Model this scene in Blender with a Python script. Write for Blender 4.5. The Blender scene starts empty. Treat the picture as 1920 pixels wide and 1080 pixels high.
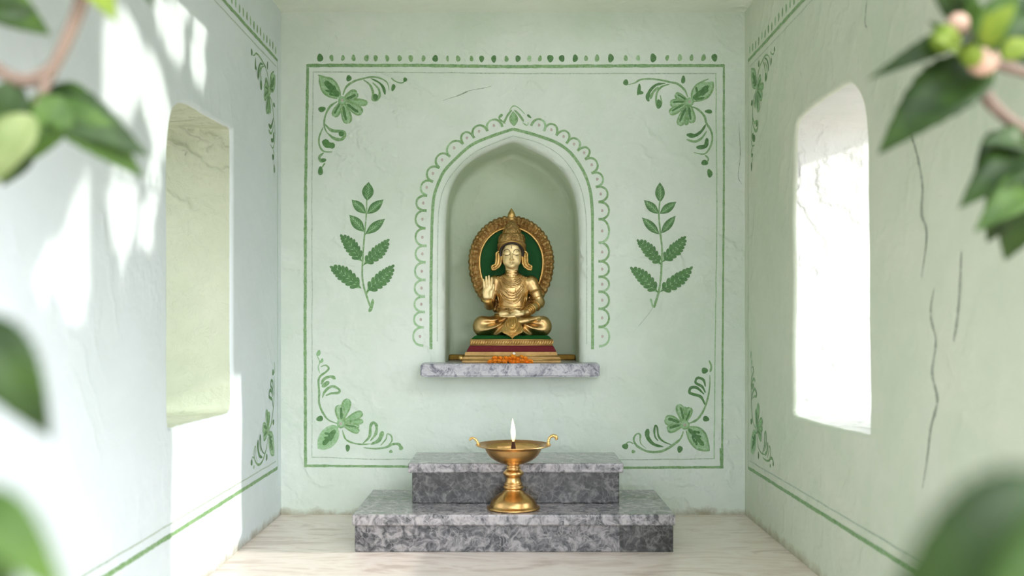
import bpy, bmesh, math, random
import numpy as np
from mathutils import Vector, Matrix, noise
from mathutils.geometry import tessellate_polygon
C = bpy.context.scene.collection
PI = math.pi
random.seed(7)
# ---------------------------------------------------------------- camera numbers (metres)
D = 3.89            # camera distance from the back wall
HC = 0.7604         # camera height above the floor
PXM = 480.0         # pixels per metre on the back wall
FPX = D * PXM
VX, VY = 960.0, 600.0
XL, XR = -0.902, 0.910
ZC = 1.964

def BW(px, py):                    # a pixel of the back wall -> (x, z)
    return ((px - VX) / PXM, HC - (py - VY) / PXM)
def LW(px, py):                    # a pixel of the left wall -> (y, z)
    k = (px - VX) / (XL * PXM)
    return (D / k - D) * 1.0, HC - (py - VY) / (PXM * k)
def RW(px, py):
    k = (px - VX) / (XR * PXM)
    return (D / k - D), HC - (py - VY) / (PXM * k)
# y on side walls is negative towards the camera
def LWy(px, py):
    y, z = LW(px, py); return (-(D - D / ((px - VX) / (XL * PXM))), z)
def RWy(px, py):
    y, z = RW(px, py); return (-(D - D / ((px - VX) / (XR * PXM))), z)

# ---------------------------------------------------------------- object helpers
def link_mesh(name, verts, faces, mats, parent=None, smooth=True, fmat=None):
    me = bpy.data.meshes.new(name)
    me.from_pydata([tuple(v) for v in verts], [], [tuple(f) for f in faces])
    me.validate()
    me.update()
    if not isinstance(mats, (list, tuple)): mats = [mats]
    for m in mats: me.materials.append(m)
    if fmat is not None and len(fmat) == len(me.polygons):
        me.polygons.foreach_set('material_index', fmat)
    if smooth is True:
        me.polygons.foreach_set('use_smooth', [True] * len(me.polygons))
    elif smooth is not False:
        if len(smooth) == len(me.polygons):
            me.polygons.foreach_set('use_smooth', smooth)
    o = bpy.data.objects.new(name, me)
    C.objects.link(o)
    if parent is not None: o.parent = parent
    return o
def from_bm(name, bm, mats, parent=None, smooth=True):
    bmesh.ops.recalc_face_normals(bm, faces=bm.faces)
    me = bpy.data.meshes.new(name); bm.to_mesh(me); bm.free()
    if not isinstance(mats, (list, tuple)): mats = [mats]
    for m in mats: me.materials.append(m)
    me.polygons.foreach_set('use_smooth', [bool(smooth)] * len(me.polygons))
    o = bpy.data.objects.new(name, me); C.objects.link(o)
    if parent is not None: o.parent = parent
    return o
def tag(o, label=None, cat=None, group=None, kind=None):
    if label: o['label'] = label
    if cat: o['category'] = cat
    if group: o['group'] = group
    if kind: o['kind'] = kind
    return o
def empty(name, loc=(0, 0, 0)):
    o = bpy.data.objects.new(name, None); C.objects.link(o); o.location = loc
    o.empty_display_size = 0.05
    return o
class MB:
    def __init__(s): s.v = []; s.f = []; s.m = []
    def add(s, vs, fs, mi=0):
        b = len(s.v); s.v += [tuple(v) for v in vs]
        for f in fs: s.f.append(tuple(i + b for i in f)); s.m.append(mi)
    def tube(s, pts, rad, n=10, mi=0, caps=True):
        pts = [Vector(p) for p in pts]; N = len(pts)
        if not hasattr(rad, '__len__'): rad = [rad] * N
        vs = []; fs = []
        t0 = (pts[1] - pts[0]).normalized()
        up = Vector((0, 0, 1)) if abs(t0.z) < .9 else Vector((1, 0, 0))
        nrm = (up - t0 * up.dot(t0)).normalized()
        for i, p in enumerate(pts):
            t = (pts[min(i + 1, N - 1)] - pts[max(i - 1, 0)]).normalized()
            nrm = (nrm - t * nrm.dot(t)).normalized()
            b = t.cross(nrm)
            for j in range(n):
                a = 2 * PI * j / n
                vs.append(p + (nrm * math.cos(a) + b * math.sin(a)) * rad[i])
        for i in range(N - 1):
            for j in range(n):
                k = (j + 1) % n
                fs.append((i * n + j, i * n + k, (i + 1) * n + k, (i + 1) * n + j))
        if caps:
            fs.append(tuple(range(n))[::-1]); fs.append(tuple((N - 1) * n + j for j in range(n)))
        s.add(vs, fs, mi)
    def sphere(s, c, r, nu=12, nv=8, mi=0, M=None):
        if not hasattr(r, '__len__'): r = (r, r, r)
        vs = []; fs = []
        for i in range(nv + 1):
            a = PI * i / nv
            for j in range(nu):
                b = 2 * PI * j / nu
                p = Vector((math.sin(a) * math.cos(b) * r[0], math.sin(a) * math.sin(b) * r[1], math.cos(a) * r[2]))
                if M is not None: p = M @ p
                vs.append(p + Vector(c))
        for i in range(nv):
            for j in range(nu):
                k = (j + 1) % nu
                fs.append((i * nu + j, (i + 1) * nu + j, (i + 1) * nu + k, i * nu + k))
        s.add(vs, fs, mi)
    def build(s, name, mats, parent=None, smooth=True):
        bm = bmesh.new()
        vs = [bm.verts.new(v) for v in s.v]
        for f, m in zip(s.f, s.m):
            try:
                fc = bm.faces.new([vs[i] for i in f]); fc.material_index = m
            except ValueError: pass
        bmesh.ops.remove_doubles(bm, verts=bm.verts, dist=1e-6)
        return from_bm(name, bm, mats, parent, smooth)
def catmull(P, n=8, closed=False):
    P = [Vector(p) for p in P]
    if len(P) < 3: return [P[0].lerp(P[1], i / n) for i in range(n + 1)] if len(P) == 2 else P
    out = []; N = len(P)
    rng = range(N) if closed else range(N - 1)
    for i in rng:
        if closed: a, b, c, d = P[(i - 1) % N], P[i], P[(i + 1) % N], P[(i + 2) % N]
        else: a, b, c, d = P[max(i - 1, 0)], P[i], P[i + 1], P[min(i + 2, N - 1)]
        for j in range(n):
            t = j / n
            out.append(.5 * ((2 * b) + (c - a) * t + (2 * a - 5 * b + 4 * c - d) * t * t + (3 * b - a - 3 * c + d) * t ** 3))
    if not closed: out.append(P[-1])
    return out
def bevel_box(name, lo, hi, mat, r=.004, parent=None, seg=3, org=(0, 0, 0)):
    bm = bmesh.new(); bmesh.ops.create_cube(bm, size=1)
    for v in bm.verts:
        v.co = Vector([(lo[i] + hi[i]) / 2 + v.co[i] * (hi[i] - lo[i]) - org[i] for i in range(3)])
    bmesh.ops.bevel(bm, geom=bm.edges[:], offset=r, segments=seg, affect='EDGES', profile=.5)
    return from_bm(name, bm, mat, parent, False)

# ---------------------------------------------------------------- materials
def srgb(r, g, b):
    f = lambda c: (c / 255) / 12.92 if c / 255 <= .04045 else ((c / 255 + .055) / 1.055) ** 2.4
    return (f(r), f(g), f(b), 1)
class NT:
    def __init__(s, name):
        s.m = bpy.data.materials.new(name); s.m.use_nodes = True
        s.t = s.m.node_tree; s.n = s.t.nodes; s.l = s.t.links
        s.b = s.n['Principled BSDF']
    def new(s, typ, **kw):
        n = s.n.new(typ)
        for k, v in kw.items():
            if k.startswith('i_'):
                key = k[2:]
                n.inputs[int(key) if key.isdigit() else key.replace('_', ' ')].default_value = v
            else: setattr(n, k, v)
        return n
    def link(s, a, b): s.l.new(a, b)
    def pos(s, scale=(1, 1, 1), rot=(0, 0, 0)):
        g = s.new('ShaderNodeNewGeometry') if False else s.new('ShaderNodeTexCoord')
        mp = s.new('ShaderNodeMapping'); mp.inputs['Scale'].default_value = scale; mp.inputs['Rotation'].default_value = rot
        s.link(g.outputs['Object'], mp.inputs['Vector'])
        return mp.outputs[0]
    def noise(s, vec, scale, detail=4, rough=.55, dist=0):
        n = s.new('ShaderNodeTexNoise'); n.inputs['Scale'].default_value = scale
        n.inputs['Detail'].default_value = detail; n.inputs['Roughness'].default_value = rough
        n.inputs['Distortion'].default_value = dist
        s.link(vec, n.inputs['Vector']); return n.outputs['Fac']
    def ramp(s, fac, stops):
        r = s.new('ShaderNodeValToRGB'); e = r.color_ramp.elements
        while len(e) < len(stops): e.new(.5)
        for i, (p, c) in enumerate(stops):
            e[i].position = p; e[i].color = c if len(c) == 4 else (*c, 1)
        s.link(fac, r.inputs['Fac']); return r.outputs['Color']
    def mix(s, fac, a, b, mode='MIX'):
        m = s.new('ShaderNodeMix', data_type='RGBA', blend_type=mode)
        for v, k in ((fac, 0), (a, 6), (b, 7)):
            if hasattr(v, 'is_output'): s.link(v, m.inputs[k])
            else: m.inputs[k].default_value = v
        return m.outputs[2]
    def math(s, op, a, b=None, c=None):
        m = s.new('ShaderNodeMath', operation=op)
        for i, v in enumerate((a, b, c)):
            if v is None: continue
            if hasattr(v, 'is_output'): s.link(v, m.inputs[i])
            else: m.inputs[i].default_value = v
        return m.outputs[0]
    def bump(s, h, strength=.3, dist=.01, prev=None):
        b = s.new('ShaderNodeBump'); b.inputs['Strength'].default_value = strength
        b.inputs['Distance'].default_value = dist
        s.link(h, b.inputs['Height'])
        if prev is not None: s.link(prev, b.inputs['Normal'])
        return b.outputs[0]
    def col(s, c):
        if hasattr(c, 'is_output'): s.link(c, s.b.inputs['Base Color'])
        else: s.b.inputs['Base Color'].default_value = c
    def set(s, **kw):
        for k, v in kw.items():
            i = s.b.inputs[k.replace('_', ' ')]
            if hasattr(v, 'is_output'): s.link(v, i)
            else: i.default_value = v
G4 = lambda v: (v, v, v, 1)

def plaster(name, base, dark, rough_amt=1.0, dirt=False, streak=(1, 1, 1)):
    t = NT(name)
    v = t.pos(); vs = t.pos(streak)
    a = t.noise(v, 2.2, 5, .6, .3)
    c = t.mix(t.ramp(a, [(.35, G4(0)), (.7, G4(1))]), dark, base)
    g = t.noise(vs, 9, 6, .65, 1.2)
    c = t.mix(t.math('MULTIPLY', t.ramp(g, [(.45, G4(0)), (.75, G4(1))]), .25), c, tuple(min(1, x * 1.12) for x in base[:3]) + (1,))
    if dirt:
        sp = t.new('ShaderNodeSeparateXYZ'); t.link(v, sp.inputs[0])
        h = t.math('ADD', sp.outputs[2], t.math('MULTIPLY', t.math('SUBTRACT', t.noise(v, 14, 5, .7), .5), .09))
        m = t.new('ShaderNodeMapRange'); m.inputs[1].default_value = -.005; m.inputs[2].default_value = .03
        m.inputs[3].default_value = .75; m.inputs[4].default_value = 0
        t.link(h, m.inputs[0])
        c = t.mix(m.outputs[0], c, srgb(150, 138, 108))
        # scattered specks and small chips
        vo = t.new('ShaderNodeTexVoronoi'); vo.inputs['Scale'].default_value = 9; t.link(v, vo.inputs['Vector'])
        d = t.math('ADD', vo.outputs['Distance'], t.math('MULTIPLY', t.noise(v, 90, 2), .12))
        sp2 = t.ramp(d, [(.075, G4(1)), (.095, G4(0))])
        ok = t.ramp(t.noise(v, 2.9, 1), [(.56, G4(0)), (.6, G4(1))])
        c = t.mix(t.math('MULTIPLY', t.math('MULTIPLY', sp2, ok), .35), c, srgb(120, 130, 100))
    t.col(c)
    t.set(Roughness=.62)
    t.b.inputs['Specular IOR Level'].default_value = .25
    # trowel marks: long curved strokes
    w = t.new('ShaderNodeTexWave', wave_type='BANDS', bands_direction='DIAGONAL')
    w.inputs['Scale'].default_value = 3.2; w.inputs['Distortion'].default_value = 14; w.inputs['Detail'].default_value = 4
    w.inputs['Detail Scale'].default_value = 1.1; w.inputs['Detail Roughness'].default_value = .6
    t.link(v, w.inputs['Vector'])
    b1 = t.bump(t.noise(v, 3.0, 3, .5, .6), min(1, .6 * rough_amt), .03)
    msk = t.math('MULTIPLY', t.math('POWER', w.outputs['Fac'], 2.5), t.ramp(t.noise(v, 2.6, 2), [(.42, G4(.1)), (.62, G4(1))]))
    b2 = t.bump(msk, .5 * min(2, rough_amt), .009, b1)
    b3 = t.bump(t.noise(vs, 60, 4, .6, .8), .2 * min(2, rough_amt), .004, b2)
    b4 = t.bump(t.ramp(t.noise(v, 17, 5, .7, 1.5), [(.5, G4(0)), (.56, G4(1))]), .2 * min(2, rough_amt), .003, b3)
    t.link(b4, t.b.inputs['Normal'])
    return t.m
def paint(name, c1, c2, thin=.25, wall=None, cov=(.3, .6)):
    t = NT(name); v = t.pos((1, 1, 1))
    f = t.ramp(t.noise(v, 30, 5, .7, .6), [(.35, G4(0)), (.65, G4(1))])
    c = t.mix(f, c1, c2)
    if wall is not None:
        c = t.mix(t.math('MULTIPLY', t.ramp(t.noise(v, 120, 4, .7, 1), [(cov[0], G4(1)), (cov[1], G4(0))]), thin), c, wall)
    t.col(c); t.set(Roughness=.55)
    b1 = t.bump(t.noise(v, 3.0, 3, .5, .6), .5, .02)
    t.link(t.bump(t.noise(v, 60, 4, .6, .8), .16, .003, b1), t.b.inputs['Normal'])
    return t.m
WALL = srgb(219, 227, 217)
WALLD = srgb(205, 218, 202)
m_wall = plaster('mint_plaster', WALL, WALLD, 1.0, True)
m_wallL = plaster('mint_plaster_left', srgb(218, 226, 228), srgb(212, 222, 221), .35, True, (1, .5, 1))  # same mint plaster, cool sky light put into the colour
m_wallR = plaster('mint_plaster_right', srgb(212, 216, 198), srgb(198, 210, 187), .5, True)  # mint plaster again, warm bounce light put into its colour
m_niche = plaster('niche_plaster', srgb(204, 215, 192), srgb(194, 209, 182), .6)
m_ceil = plaster('ceiling_plaster', srgb(232, 236, 224), srgb(224, 231, 216), .6)
m_jambL = plaster('reveal_plaster', srgb(202, 208, 184), srgb(190, 198, 172), 3.2)
m_jambR = plaster('white_reveal_plaster', srgb(212, 214, 208), srgb(202, 206, 196), 1.8)
GR1 = paint('green_paint', srgb(122, 164, 98), srgb(92, 140, 76), .35, WALL)
GR2 = paint('dark_green_paint', srgb(78, 128, 60), srgb(56, 108, 46), .12, WALL)
GR3 = paint('pale_green_paint', srgb(148, 188, 134), srgb(124, 170, 112), .5, WALL)
GR4 = paint('thin_grey_green_paint', srgb(140, 164, 136), srgb(160, 182, 154), .7, WALL)
GR5 = paint('rosy_dot_paint', srgb(170, 150, 140), srgb(184, 170, 158), .4, WALL)
GR6 = paint('leaf_vein_paint', srgb(150, 190, 138), srgb(120, 168, 108), .2, WALL)
GR7 = paint('crack_brown', srgb(96, 108, 84), srgb(130, 142, 116), .5, WALL, (.4, .6))
PAINTS = [GR1, GR2, GR3, GR4, GR5, GR6, GR7]

def marble(name, light, mid, dark, sc=14, bias=.5, rough=.22):
    t = NT(name); v = t.pos()
    wob = t.new('ShaderNodeTexNoise'); wob.inputs['Scale'].default_value = sc * .8; wob.inputs['Detail'].default_value = 5
    t.link(v, wob.inputs['Vector'])
    vv = t.new('ShaderNodeVectorMath', operation='MULTIPLY_ADD')
    t.link(wob.outputs['Color'], vv.inputs[0]); vv.inputs[1].default_value = (.07,) * 3; t.link(v, vv.inputs[2])
    vo = t.new('ShaderNodeTexVoronoi', feature='DISTANCE_TO_EDGE'); vo.inputs['Scale'].default_value = sc * 2.4
    t.link(vv.outputs[0], vo.inputs['Vector'])
    n1 = t.noise(vv.outputs[0], sc * 1.6, 7, .68, .8)
    c = t.ramp(n1, [(bias - .1, dark), (bias, mid), (bias + .11, light)])
    vein = t.ramp(vo.outputs['Distance'], [(.0, G4(1)), (.09, G4(0))])
    m = t.math('MULTIPLY', vein, t.ramp(t.noise(v, sc, 2), [(.36, G4(.1)), (.6, G4(.85))]))
    c = t.mix(m, c, light)
    t.col(c); t.set(Roughness=rough)
    return t.m
m_step = marble('grey_marble_tread', srgb(170, 165, 165), srgb(122, 120, 121), srgb(66, 67, 69), 20, .48, .13)
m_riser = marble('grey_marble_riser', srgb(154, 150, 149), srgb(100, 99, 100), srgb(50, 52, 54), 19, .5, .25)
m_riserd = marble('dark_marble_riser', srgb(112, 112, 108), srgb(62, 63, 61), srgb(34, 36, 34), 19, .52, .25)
m_shelf = marble('pale_marble_shelf', srgb(176, 175, 178), srgb(130, 131, 138), srgb(78, 82, 92), 21, .46, .28)
def floor_mat():
    t = NT('white_marble_floor'); v = t.pos((.8, 2.6, 1), (0, 0, .18))
    n = t.noise(v, 3.2, 8, .62, 1.6)
    c = t.ramp(n, [(.36, srgb(206, 188, 174)), (.47, srgb(234, 219, 208)), (.53, srgb(240, 228, 218)), (.66, srgb(222, 204, 190))])
    t.col(c); t.set(Roughness=.3)
    t.link(t.bump(t.noise(v, 12, 3), .05, .004), t.b.inputs['Normal'])
    return t.m
m_floor = floor_mat()
def gold(name, c1, c2, rough=.32, bumpy=0, bs=220, metal=1.0):
    t = NT(name); v = t.pos()
    f = t.ramp(t.noise(v, 26, 5, .65), [(.35, G4(0)), (.7, G4(1))])
    t.col(t.mix(f, c1, c2)); t.set(Metallic=metal)
    t.set(Roughness=t.math('ADD', t.math('MULTIPLY', t.noise(v, 40, 3), .16), rough - .08))
    if bumpy:
        t.link(t.bump(t.noise(v, bs, 4, .7), bumpy, .002), t.b.inputs['Normal'])
    return t.m
m_gold = gold('antique_gold', srgb(218, 186, 130), srgb(190, 156, 102), .34, .12, 160)
m_face = gold('pale_gold_skin', srgb(236, 212, 158), srgb(224, 196, 138), .42, .05, 120, .55)
m_carve = gold('carved_gold', srgb(194, 160, 104), srgb(136, 104, 60), .44, .9, 330)
m_trim = gold('gold_trim', srgb(216, 182, 116), srgb(182, 144, 82), .36, .3, 260)
m_brass = gold('polished_brass', srgb(222, 180, 120), srgb(208, 164, 102), .3, .02, 60)
m_handle = gold('bright_brass', srgb(236, 200, 130), srgb(222, 180, 104), .3, .1, 200)
m_ochre = gold('ochre_gilding', srgb(150, 116, 44), srgb(120, 92, 36), .5, .5, 200, .7)
def simple(name, c, rough=.5, bumpv=0, bs=100, c2=None, **kw):
    t = NT(name); v = t.pos()
    f = t.noise(v, bs, 4, .6)
    t.col(t.mix(f, c, c2 or tuple(x * .8 for x in c[:3]) + (1,)))
    t.set(Roughness=rough, **kw)
    if bumpv: t.link(t.bump(f, bumpv, .002), t.b.inputs['Normal'])
    return t.m
m_green = simple('green_enamel', srgb(20, 84, 34), .6, .1, 60, srgb(12, 60, 26)); m_green.node_tree.nodes['Principled BSDF'].inputs['Specular IOR Level'].default_value = .15
m_maroon = simple('maroon_enamel', srgb(108, 32, 38), .65, .2, 120, srgb(84, 22, 30)); m_maroon.node_tree.nodes['Principled BSDF'].inputs['Specular IOR Level'].default_value = .15
m_black = simple('black_lacquer', srgb(34, 26, 18), .4)
m_base = gold('aged_base_gold', srgb(176, 144, 90), srgb(146, 114, 66), .5, .3, 200, .75)
m_line = simple('dark_patina_line', srgb(70, 52, 26), .6)
m_mari = simple('marigold_orange', srgb(255, 166, 34), .65, .2, 200, srgb(246, 132, 16))
m_mari2 = simple('marigold_yellow', srgb(252, 186, 50), .6, .2, 200, srgb(246, 150, 26))
m_white = simple('white_petal', srgb(250, 244, 230), .6)
m_wick = simple('charred_wick', srgb(90, 44, 14), .8, .3, 300, srgb(40, 20, 8))
m_oil = simple('lamp_oil', srgb(150, 92, 24), .08)
def flame_mat():
    t = NT('flame_fire'); 
    tc = t.new('ShaderNodeTexCoord'); sp = t.new('ShaderNodeSeparateXYZ'); t.link(tc.outputs['Generated'], sp.inputs[0])
    c = t.ramp(sp.outputs[2], [(0, (1, .42, .1, 1)), (.22, (1, .75, .4, 1)), (.5, (1, .92, .75, 1)), (1, (1, .85, .6, 1))])
    t.col((0, 0, 0, 1)); t.link(c, t.b.inputs['Emission Color']); t.b.inputs['Emission Strength'].default_value = 2.4
    return t.m
m_flame = flame_mat()
def leaf_mat(name, c1, c2, trans=.35, sc=30):
    t = NT(name); v = t.pos()
    c = t.mix(t.ramp(t.noise(v, sc, 3), [(.4, G4(0)), (.65, G4(1))]), c1, c2)
    t.col(c); t.set(Roughness=.5); t.b.inputs['Specular IOR Level'].default_value = .25
    tr = t.new('ShaderNodeBsdfTranslucent'); t.link(t.mix(.5, c, (.5, .8, .12, 1)), tr.inputs[0])
    mx = t.new('ShaderNodeMixShader'); mx.inputs[0].default_value = trans
    t.link(t.b.outputs[0], mx.inputs[1]); t.link(tr.outputs[0], mx.inputs[2])
    t.link(mx.outputs[0], t.n['Material Output'].inputs[0])
    return t.m
m_leaf = leaf_mat('leaf_green', srgb(54, 80, 28), srgb(74, 102, 38), .25)
m_leafd = leaf_mat('leaf_dark_green', srgb(26, 46, 8), srgb(42, 66, 16), .12)
m_leafy = leaf_mat('leaf_yellow_green', srgb(122, 138, 44), srgb(96, 118, 38), .3)
m_leafp = leaf_mat('leaf_pale', srgb(120, 132, 84), srgb(100, 116, 66), .25)
m_twig = simple('twig_bark', srgb(124, 106, 90), .8, .3, 90, srgb(92, 78, 64))
m_bud = simple('pink_bud', srgb(184, 152, 128), .7)
m_bark = simple('tree_bark', srgb(110, 92, 72), .85, .6, 30)
SUN_E, SKY_E, EXPO = 3.0, .63, 0.0
# ================================================================ painted decoration (kept in the wall meshes)
class Art:
    def __init__(s): s.items = []; s.T = (1, 0, 0); s.k = 0
    def frame(s, sc, ox, oy): s.T = (sc, ox, oy)
    def p(s, q): return Vector((q[0] / s.T[0] + s.T[1], q[1] / s.T[0] + s.T[2]))
    def poly(s, pts, mi=0, lay=0): s.k += 1; s.items.append(([p.copy() for p in pts], mi, lay + (s.k % 14) * .06))
    def stroke(s, pts, w, mi=0, lay=0, w2=None, taper=True, n=6, closed=False, wob=.1):
        P = catmull([s.p(q) for q in pts], n, closed); s.k += 1; lay = lay + (s.k % 14) * .06
        N = len(P); kk = 1.3 if s.T[0] > 3.5 else 1.0; w0 = kk * w / s.T[0]; w1 = kk * (w2 if w2 is not None else w) / s.T[0]
        L = []; R = []
        ph = random.random() * 50
        for i, q in enumerate(P):
            a, b = (P[(i - 1) % N], P[(i + 1) % N]) if closed else (P[max(i - 1, 0)], P[min(i + 1, N - 1)])
            t = b - a
            t = t.normalized() if t.length > 1e-9 else Vector((1, 0))
            u = i / (N - 1)
            ww = (w0 * (1 - u) + w1 * u) * .5
            if taper and not closed: ww *= min(1, .35 + 4 * min(u, 1 - u))
            ww *= 1 + wob * noise.noise(Vector((q.x * .12 + ph, q.y * .12, 0))) * 3
            nn = Vector((-t.y, t.x)) * ww
            L.append(q + nn); R.append(q - nn)
        for i in range(N if closed else N - 1):
            j = (i + 1) % N
            s.items.append(([L[i], L[j], R[j], R[i]], mi, lay))
    def line(s, pts, w, mi=0, lay=0, jit=.5):          # long straight brushed line, in back-wall pixels
        out = []
        for a, b in zip(pts[:-1], pts[1:]):
            a = Vector(a); b = Vector(b); n = max(2, int((b - a).length / 14))
            for i in range(n):
                q = a.lerp(b, i / n)
                out.append(q + Vector((noise.noise(Vector((q.x * .03, q.y * .03, 1))), noise.noise(Vector((q.x * .03, q.y * .03, 7))))) * jit)
        out.append(Vector(pts[-1]))
        T = s.T; s.T = (1, 0, 0)
        s.stroke(out, w, mi, lay, taper=False, n=2, wob=.12); s.T = T
    def blob(s, c, rx, ry, ang=0, mi=0, lay=0, n=16, tear=0):
        c = s.p(c); rx /= s.T[0]; ry /= s.T[0]; ang = math.radians(ang); pts = []
        ph = random.random() * 9
        for i in range(n):
            a = 2 * PI * i / n
            x = math.cos(a) * rx * (1 - tear * math.sin(a)); y = math.sin(a) * ry
            k = 1 + .08 * math.sin(3 * a + ph)
            x *= k; y *= k
            pts.append(c + Vector((x * math.cos(ang) - y * math.sin(ang), x * math.sin(ang) + y * math.cos(ang))))
        s.poly(pts, mi, lay)
    def petal(s, base, tip, w, mi=0, fill=2, lay=0, inner=True):
        B = Vector(base); Tt = Vector(tip); d = Tt - B; n = Vector((-d.y, d.x)).normalized()
        prof = [(.12, .12), (.35, .32), (.65, .5), (.88, .42), (1, .12)]
        A = [B + d * u + n * w * h for u, h in prof]; Bk = [B + d * u - n * w * h for u, h in prof][::-1]
        ring = [B] + A + Bk
        if fill is not None: s.poly([s.p(q) for q in ring], fill, lay)
        s.stroke(A and [tuple(q) for q in [B + d * .1] + A], 9, mi, lay + 1)
        s.stroke([tuple(q) for q in Bk + [B + d * .1]], 11, mi, lay + 1)
        if inner:
            s.stroke([tuple(B + d * .25 + n * w * .08), tuple(B + d * .6 + n * w * .15), tuple(B + d * .85 + n * w * .12)], w * .24, 1, lay + 2)
    def leaf(s, base, tip, w, mi=1, lay=0, veins=5):
        B = Vector(base); d = Vector(tip) - B; n = Vector((-d.y, d.x)).normalized()
        prof = [(0, 0), (.15, .26), (.35, .46), (.55, .48), (.75, .34), (.9, .13), (1, 0)]
        A = catmull([tuple(B + d * u + n * w * h) for u, h in prof], 4); K = catmull([tuple(B + d * u - n * w * h) for u, h in prof], 4)[::-1]
        s.poly([s.p(q) for q in A + K[1:-1]], mi, lay)
        s.stroke([tuple(B + d * .04), tuple(B + d * .5 + n * w * .04), tuple(B + d * .92)], 3.5, 5, lay + 1)
        for i in range(veins):
            u = .15 + .65 * i / veins
            for sg in (1, -1):
                s.stroke([tuple(B + d * u), tuple(B + d * (u + .2) + n * w * sg * .28 * (1 - u * .5))], 2.6, 5, lay + 1, n=3)
    def feather(s, base, tip, w, mi=1, lay=0, n=7):
        B = Vector(base); d = Vector(tip) - B; L = d.length; t = d.normalized(); nn = Vector((-t.y, t.x))
        bend = lambda u: nn * (math.sin(u * PI) * L * .04)
        under = []
        for u, h in [(0, 0), (.12, .2), (.35, .42), (.6, .4), (.85, .2), (1, .02)]: under.append(B + d * u + nn * w * h * .8)
        for u, h in [(.85, .2), (.6, .4), (.35, .42), (.12, .2)]: under.append(B + d * u - nn * w * h * .8)
        s.poly([s.p(q) for q in under], 5, lay)
        for i in range(n):
            u = .1 + .86 * i / n
            ln = w * (.22 + .36 * math.sin(PI * min(1, (u + .12)) ** .9)) * random.uniform(.93, 1.07)
            for sg in (1, -1):
                a = B + d * u + bend(u); ang = sg * math.radians(46)
                dd = t * math.cos(ang) + nn * math.sin(ang)
                e = a + dd * ln * 1.05
                c = (a + e) / 2
                lw = L * .86 / n * .40
                pts = []
                for k in range(14):
                    th = 2 * PI * k / 14
                    x = math.cos(th) * ln * .55; y = math.sin(th) * lw * (1 + .25 * math.cos(th))
                    pts.append(s.p(c + dd * x + Vector((-dd.y, dd.x)) * y))
                s.poly(pts, mi, lay + 1)
        s.stroke([tuple(B), tuple(B + d * .5 + bend(.5)), tuple(B + d * .97)], 10, mi, lay + 2, w2=5)
        tp = B + d * .95
        s.blob(tuple(tp), w * .09, L * .07, math.degrees(math.atan2(d.y, d.x)) - 90, mi, lay + 1)

def centre(A, c, r):
    A.blob(c, r, r, 0, 5, 4); A.blob(c, r * .72, r * .72, 0, 2, 5); A.blob(c, r * .34, r * .34, 0, 4, 6)
    A.stroke([(c[0] + r * math.cos(a), c[1] + r * math.sin(a)) for a in np.linspace(-1, 2.2, 9)], 7, 0, 6)
def inner_leaf(A, a, b, w, side=()):
    A.stroke([a, ((a[0] + b[0]) / 2 + 3, (a[1] + b[1]) / 2), b], w, 1, 2)
    for q in side: A.stroke([q[0], q[1]], 13, 1, 2)
def motif_TL(A):
    A.frame(3.857, 560, 80)
    A.poly([A.p(q) for q in [(300, 400), (285, 330), (250, 272), (190, 250), (145, 235), (150, 290), (170, 350), (210, 385), (270, 405)]], 2, 0)
    A.stroke([(305, 395), (290, 330), (250, 270), (190, 250), (140, 235)], 11, 0, 1)
    A.stroke([(150, 245), (153, 295), (172, 350), (210, 385), (280, 408)], 9, 0, 1)
    inner_leaf(A, (190, 280), (290, 388), 30, [((215, 290), (250, 345)), ((195, 345), (245, 360)), ((255, 310), (275, 370)), ((220, 370), (265, 385))])
    for t, w, f in (((425, 362), 62, 2), ((498, 440), 40, 5), ((458, 512), 62, 2), ((358, 585), 62, 2), ((255, 535), 48, 2)): A.petal((318, 415), t, w, 0, f, 1, f == 2)
    centre(A, (315, 418), 30)
    A.stroke([(320, 380), (345, 320), (400, 280), (460, 262), (530, 248), (590, 258), (640, 290), (655, 350)], 14, 0, 0, 6)
    A.blob((363, 258), 19, 23, 10, 1)
    A.stroke([(470, 270), (515, 305), (538, 360), (535, 408), (562, 415), (585, 385), (578, 335), (535, 290)], 13, 0, 1); A.blob((556, 395), 18, 26, 0, 1, 2)
    A.stroke([(520, 258), (580, 288), (612, 325), (625, 375)], 7, 1, 1, 18)
    A.blob((684, 325), 14, 26, 15, 1, 0); A.stroke([(668, 255), (700, 280), (745, 292), (770, 275)], 8, 0); A.blob((770, 268), 14, 16, 0, 1, 1)
    A.stroke([(280, 425), (230, 460), (200, 510), (185, 570), (190, 620), (215, 665)], 13, 0, 0, 7)
    A.blob((168, 482), 27, 20, -10, 1)
    A.stroke([(190, 590), (240, 635), (318, 643), (334, 668), (308, 700), (255, 692), (210, 655)], 17, 0, 1); A.blob((308, 660), 20, 18, 0, 1, 2)
    A.stroke([(188, 700), (205, 735), (262, 748)], 34, 1, 1)
    A.stroke([(178, 610), (150, 680), (150, 740), (180, 785), (245, 790)], 9, 0, 0)
    A.stroke([(182, 795), (150, 828), (165, 858), (200, 848)], 13, 0, 0); A.blob((180, 850), 20, 14, 0, 1, 1)
    A.stroke([(190, 870), (168, 905)], 8, 0); A.blob((158, 928), 18, 32, 0, 1, 1)
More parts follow.
